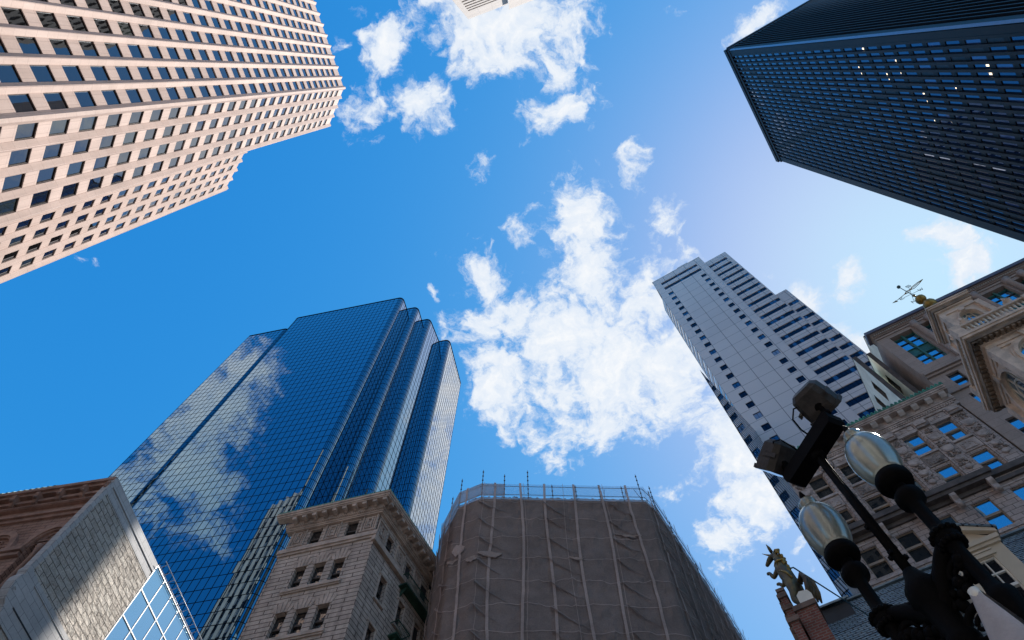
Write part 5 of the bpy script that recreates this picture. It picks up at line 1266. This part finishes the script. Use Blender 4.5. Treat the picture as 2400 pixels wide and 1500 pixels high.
for s_ in (-1, 1):
    u = s_ * HL
    mb = MB(FL_); mb.lathe(u, 0, [(.02, 5.2), (.05, 5.28), (.09, 5.4), (.115, 5.50), (.115, 5.56), (.07, 5.6), (.055, 5.7), (.055, 6.05), (.075, 6.12), (.10, 6.16), (.11, 6.22), (.07, 6.3), (.058, 6.36), (.056, 6.62), (.07, 6.66), (.115, 6.70), (.125, 6.75), (.12, 6.80), (.07, 6.85), (.055, 6.89), (.06, 6.93)], 18)
    for k in range(14): a = 2 * math.pi * k / 14; mb.ball((u + .108 * math.cos(a), .108 * math.sin(a), 6.23), .03, 6); mb.ball((u + .09 * math.cos(a + .2), .09 * math.sin(a + .2), 6.12), .03, 6)
    mb.build('globe_stem', iron, root)
    mb = MB(FL_); mb.lathe(u, 0, [(.06, 6.93), (.15, 6.96), (.165, 7.0), (.165, 7.05), (.15, 7.06), (.15, 7.085), (.14, 7.09)], 24); mb.build('globe_fitter', iron, root)
    mb = MB(FL_); prof = [(.135, 7.09), (.155, 7.13), (.19, 7.22), (.212, 7.32), (.220, 7.42), (.215, 7.51), (.198, 7.59), (.168, 7.66), (.128, 7.71), (.088, 7.735), (.066, 7.745), (.068, 7.76), (.088, 7.785), (.10, 7.82), (.096, 7.86), (.075, 7.89), (.04, 7.91), (.012, 7.915)]
    mb.lathe(u, 0, prof, 32); g = mb.build('globe', lamp_glass, root)
    mb = MB(FL_); mb.lathe(u, 0, [(.03, 7.09), (.035, 7.2), (.045, 7.26), (.05, 7.36), (.03, 7.45), (.012, 7.5)], 12); mb.build('bulb', plain('bulb_glass', (.62, .56, .52), .3, .1), g)
    mb = MB(FL_); mb.lathe(u, 0, [(.035, 7.90), (.04, 7.93), (.026, 7.96), (.032, 7.99), (.02, 8.04), (.005, 8.08)], 10); mb.build('globe_finial', iron, root)
mb = MB(FL_); mb.lathe(0, 0, [(.045, 6.25), (.043, 8.16)], 14)
for z, s_ in ((6.5, 1), (7.05, -1), (6.62, -1)): mb.box(-.02, .02, s_ * .043, s_ * .07, z, z + .04); mb.box(s_ * .043, s_ * .075, -.015, .015, z - .1, z - .06)
mb.tube([(.05, .02, 6.3), (.055, .02, 7.0), (.05, .02, 8.1)], .008, 6); mb.build('upper_pole', iron, root)
mb = MB(FL_)
n_ = 10; w2 = .105
pts = [(-HL * .98, 8.17)] ; L_ = HL * 1.0
prof = [(-L_, 8.22), (-L_ + .04, 8.17), (L_ - .04, 8.17), (L_, 8.22), (L_, 8.33), (L_ - .03, 8.37), (-L_ + .03, 8.37), (-L_, 8.33)]
mb.prism(prof, -w2, w2, 'd'); mb.lathe(0, 0, [(.08, 8.10), (.08, 8.168)], 14); mb.ball((0, .0, 8.37), .05, 8); mb.build('crossbar', iron, root)
housing = plain('weathered_housing', (.022, .019, .019), .6, .55, 7.0, .3, 30)
for s_ in (-1, 1):
    u = s_ * HL * .92; pitch = .55
    hm = MB(LOCAL)
    # boxy floodlight: octagonal shell tapering to the back, flat front rim
    A_ = [(-.20, -.10), (-.14, -.16), (.14, -.16), (.20, -.10), (.20, .10), (.14, .16), (-.14, .16), (-.20, .10)]
    sec = [(-.19, .66), (-.14, .9), (.06, 1.0), (.14, 1.0), (.141, 1.1), (.19, 1.1)]
    P = []; 
    for y, k in sec: P += [(a * k, y, b * k) for a, b in A_]
    hm.poly(P, [(j * 8 + i, j * 8 + (i + 1) % 8, (j + 1) * 8 + (i + 1) % 8, (j + 1) * 8 + i) for j in range(len(sec) - 1) for i in range(8)] + [tuple(range(8)), tuple(range(40, 48))])
    for x in (-.215, .2): hm.box(x, x + .015, -.02, .03, -.2, .05)
    fl = hm.build('floodlight', housing); fl.parent = root; fl.location = FL_.w(u, .02, 8.72) - Vector((LC.x, LC.y, 0)); fl.rotation_euler = (R(-28), R(8 * s_), R(-58 if s_ > 0 else 25))
    lm = MB(LOCAL); lm.box(-.17, .17, .191, .196, -.14, .14); le = lm.build('lens', mirror_glass('floodlight_lens', (.6, .65, .7), (.12, .12, .13), .3, .1)); le.parent = fl
    ym = MB(FL_); ym.lathe(u, 0.02, [(.05, 8.37), (.05, 8.42), (.03, 8.44), (.03, 8.54), (.06, 8.55), (.06, 8.62)], 12); ym.build('yoke', iron, root)
    cm = MB(FL_); cm.tube([(u - s_ * .05, .12, 8.66), (u - s_ * .18, .2, 8.70), (u - s_ * .27, .2, 8.60), (u - s_ * .30, .14, 8.45), (u - s_ * .30, .06, 8.36)], .010, 8); cm.build('cable', iron, root)

# ================================================================== furled flag on a short staff
FP = at_range(2330, 1440, 4.35); az_f = math.degrees(math.atan2(FP.x, FP.y)); FF = Frame((FP.x, FP.y), az_f + 90)
apex = 1.6 + 4.35 * math.tan(math.asin(ray(2280, 1392).z))
root = thing('furled_flag', 'white and faded red cone of furled cloth hanging below the lamp bracket', 'flag', (FP.x, FP.y, 0))
cloth = plain('white_cloth', (.34, .33, .36), .85, .12, 6, .2, 40); red_cloth = plain('faded_red_cloth', (.20, .03, .03), .85, .5, 9, .2, 40, col2=(.34, .24, .24))
def cone(z0, r0, z1, r1, mat, name, tw=0.0):
    mb = MB(FF); n = 40; P = []
    for j in range(9):
        t = j / 8; r = r0 + (r1 - r0) * t; z = z0 + (z1 - z0) * t
        for i in range(n):
            a = 2 * math.pi * i / n * .93; k = 1 + .10 * math.sin(3 * a + 2 * t) * min(1, r * 6); P.append((r * k * math.cos(a + .9), r * k * math.sin(a + .9) * .75, z))
    mb.poly(P, [(j * n + i, j * n + i + 1, (j + 1) * n + i + 1, (j + 1) * n + i) for j in range(8) for i in range(n - 1)], 0, True); mb.build(name, mat, root)
cone(apex - .62, .19, apex, .035, cloth, 'white_cloth'); cone(apex - 1.5, .30, apex - .625, .192, red_cloth, 'red_cloth')
mb = MB(FF); mb.lathe(0, 0, [(.02, .0), (.02, apex - .1)], 10); mb.build('staff', white_paint, root)
mb = MB(FF); mb.lathe(0, 0, [(.028, apex - .08), (.036, apex - .08), (.036, apex + .02), (.028, apex + .02)], 14); mb.build('sleeve_ring', white_paint, root)

# ================================================================== a dark brick tower behind the viewer, seen only in the pink tower's windows
bt = masonry('dark_tower_brick', (.10, .075, .06), (.12, .09, .07), (.05, .04, .04), .6, .3, .02)
FBK = Frame((-14, -35), 95, (0, 1, 0)); root = thing('dark_rear_tower', 'dark brick tower behind the viewer reflected in the pink tower windows', 'building', (-14, -35, 0))
mb = MB(FBK); hl = [(.8 + 1.9 * i, 2.0 + 1.9 * i, 4 + 3.9 * k, 6.2 + 3.9 * k) for i in range(14) for k in range(46)]
mb.wall(0, 28, 0, 185, hl, 0, .2); mb.box(0, 28, -9, -.3, 0, 185); mb.build('wall', bt, root)
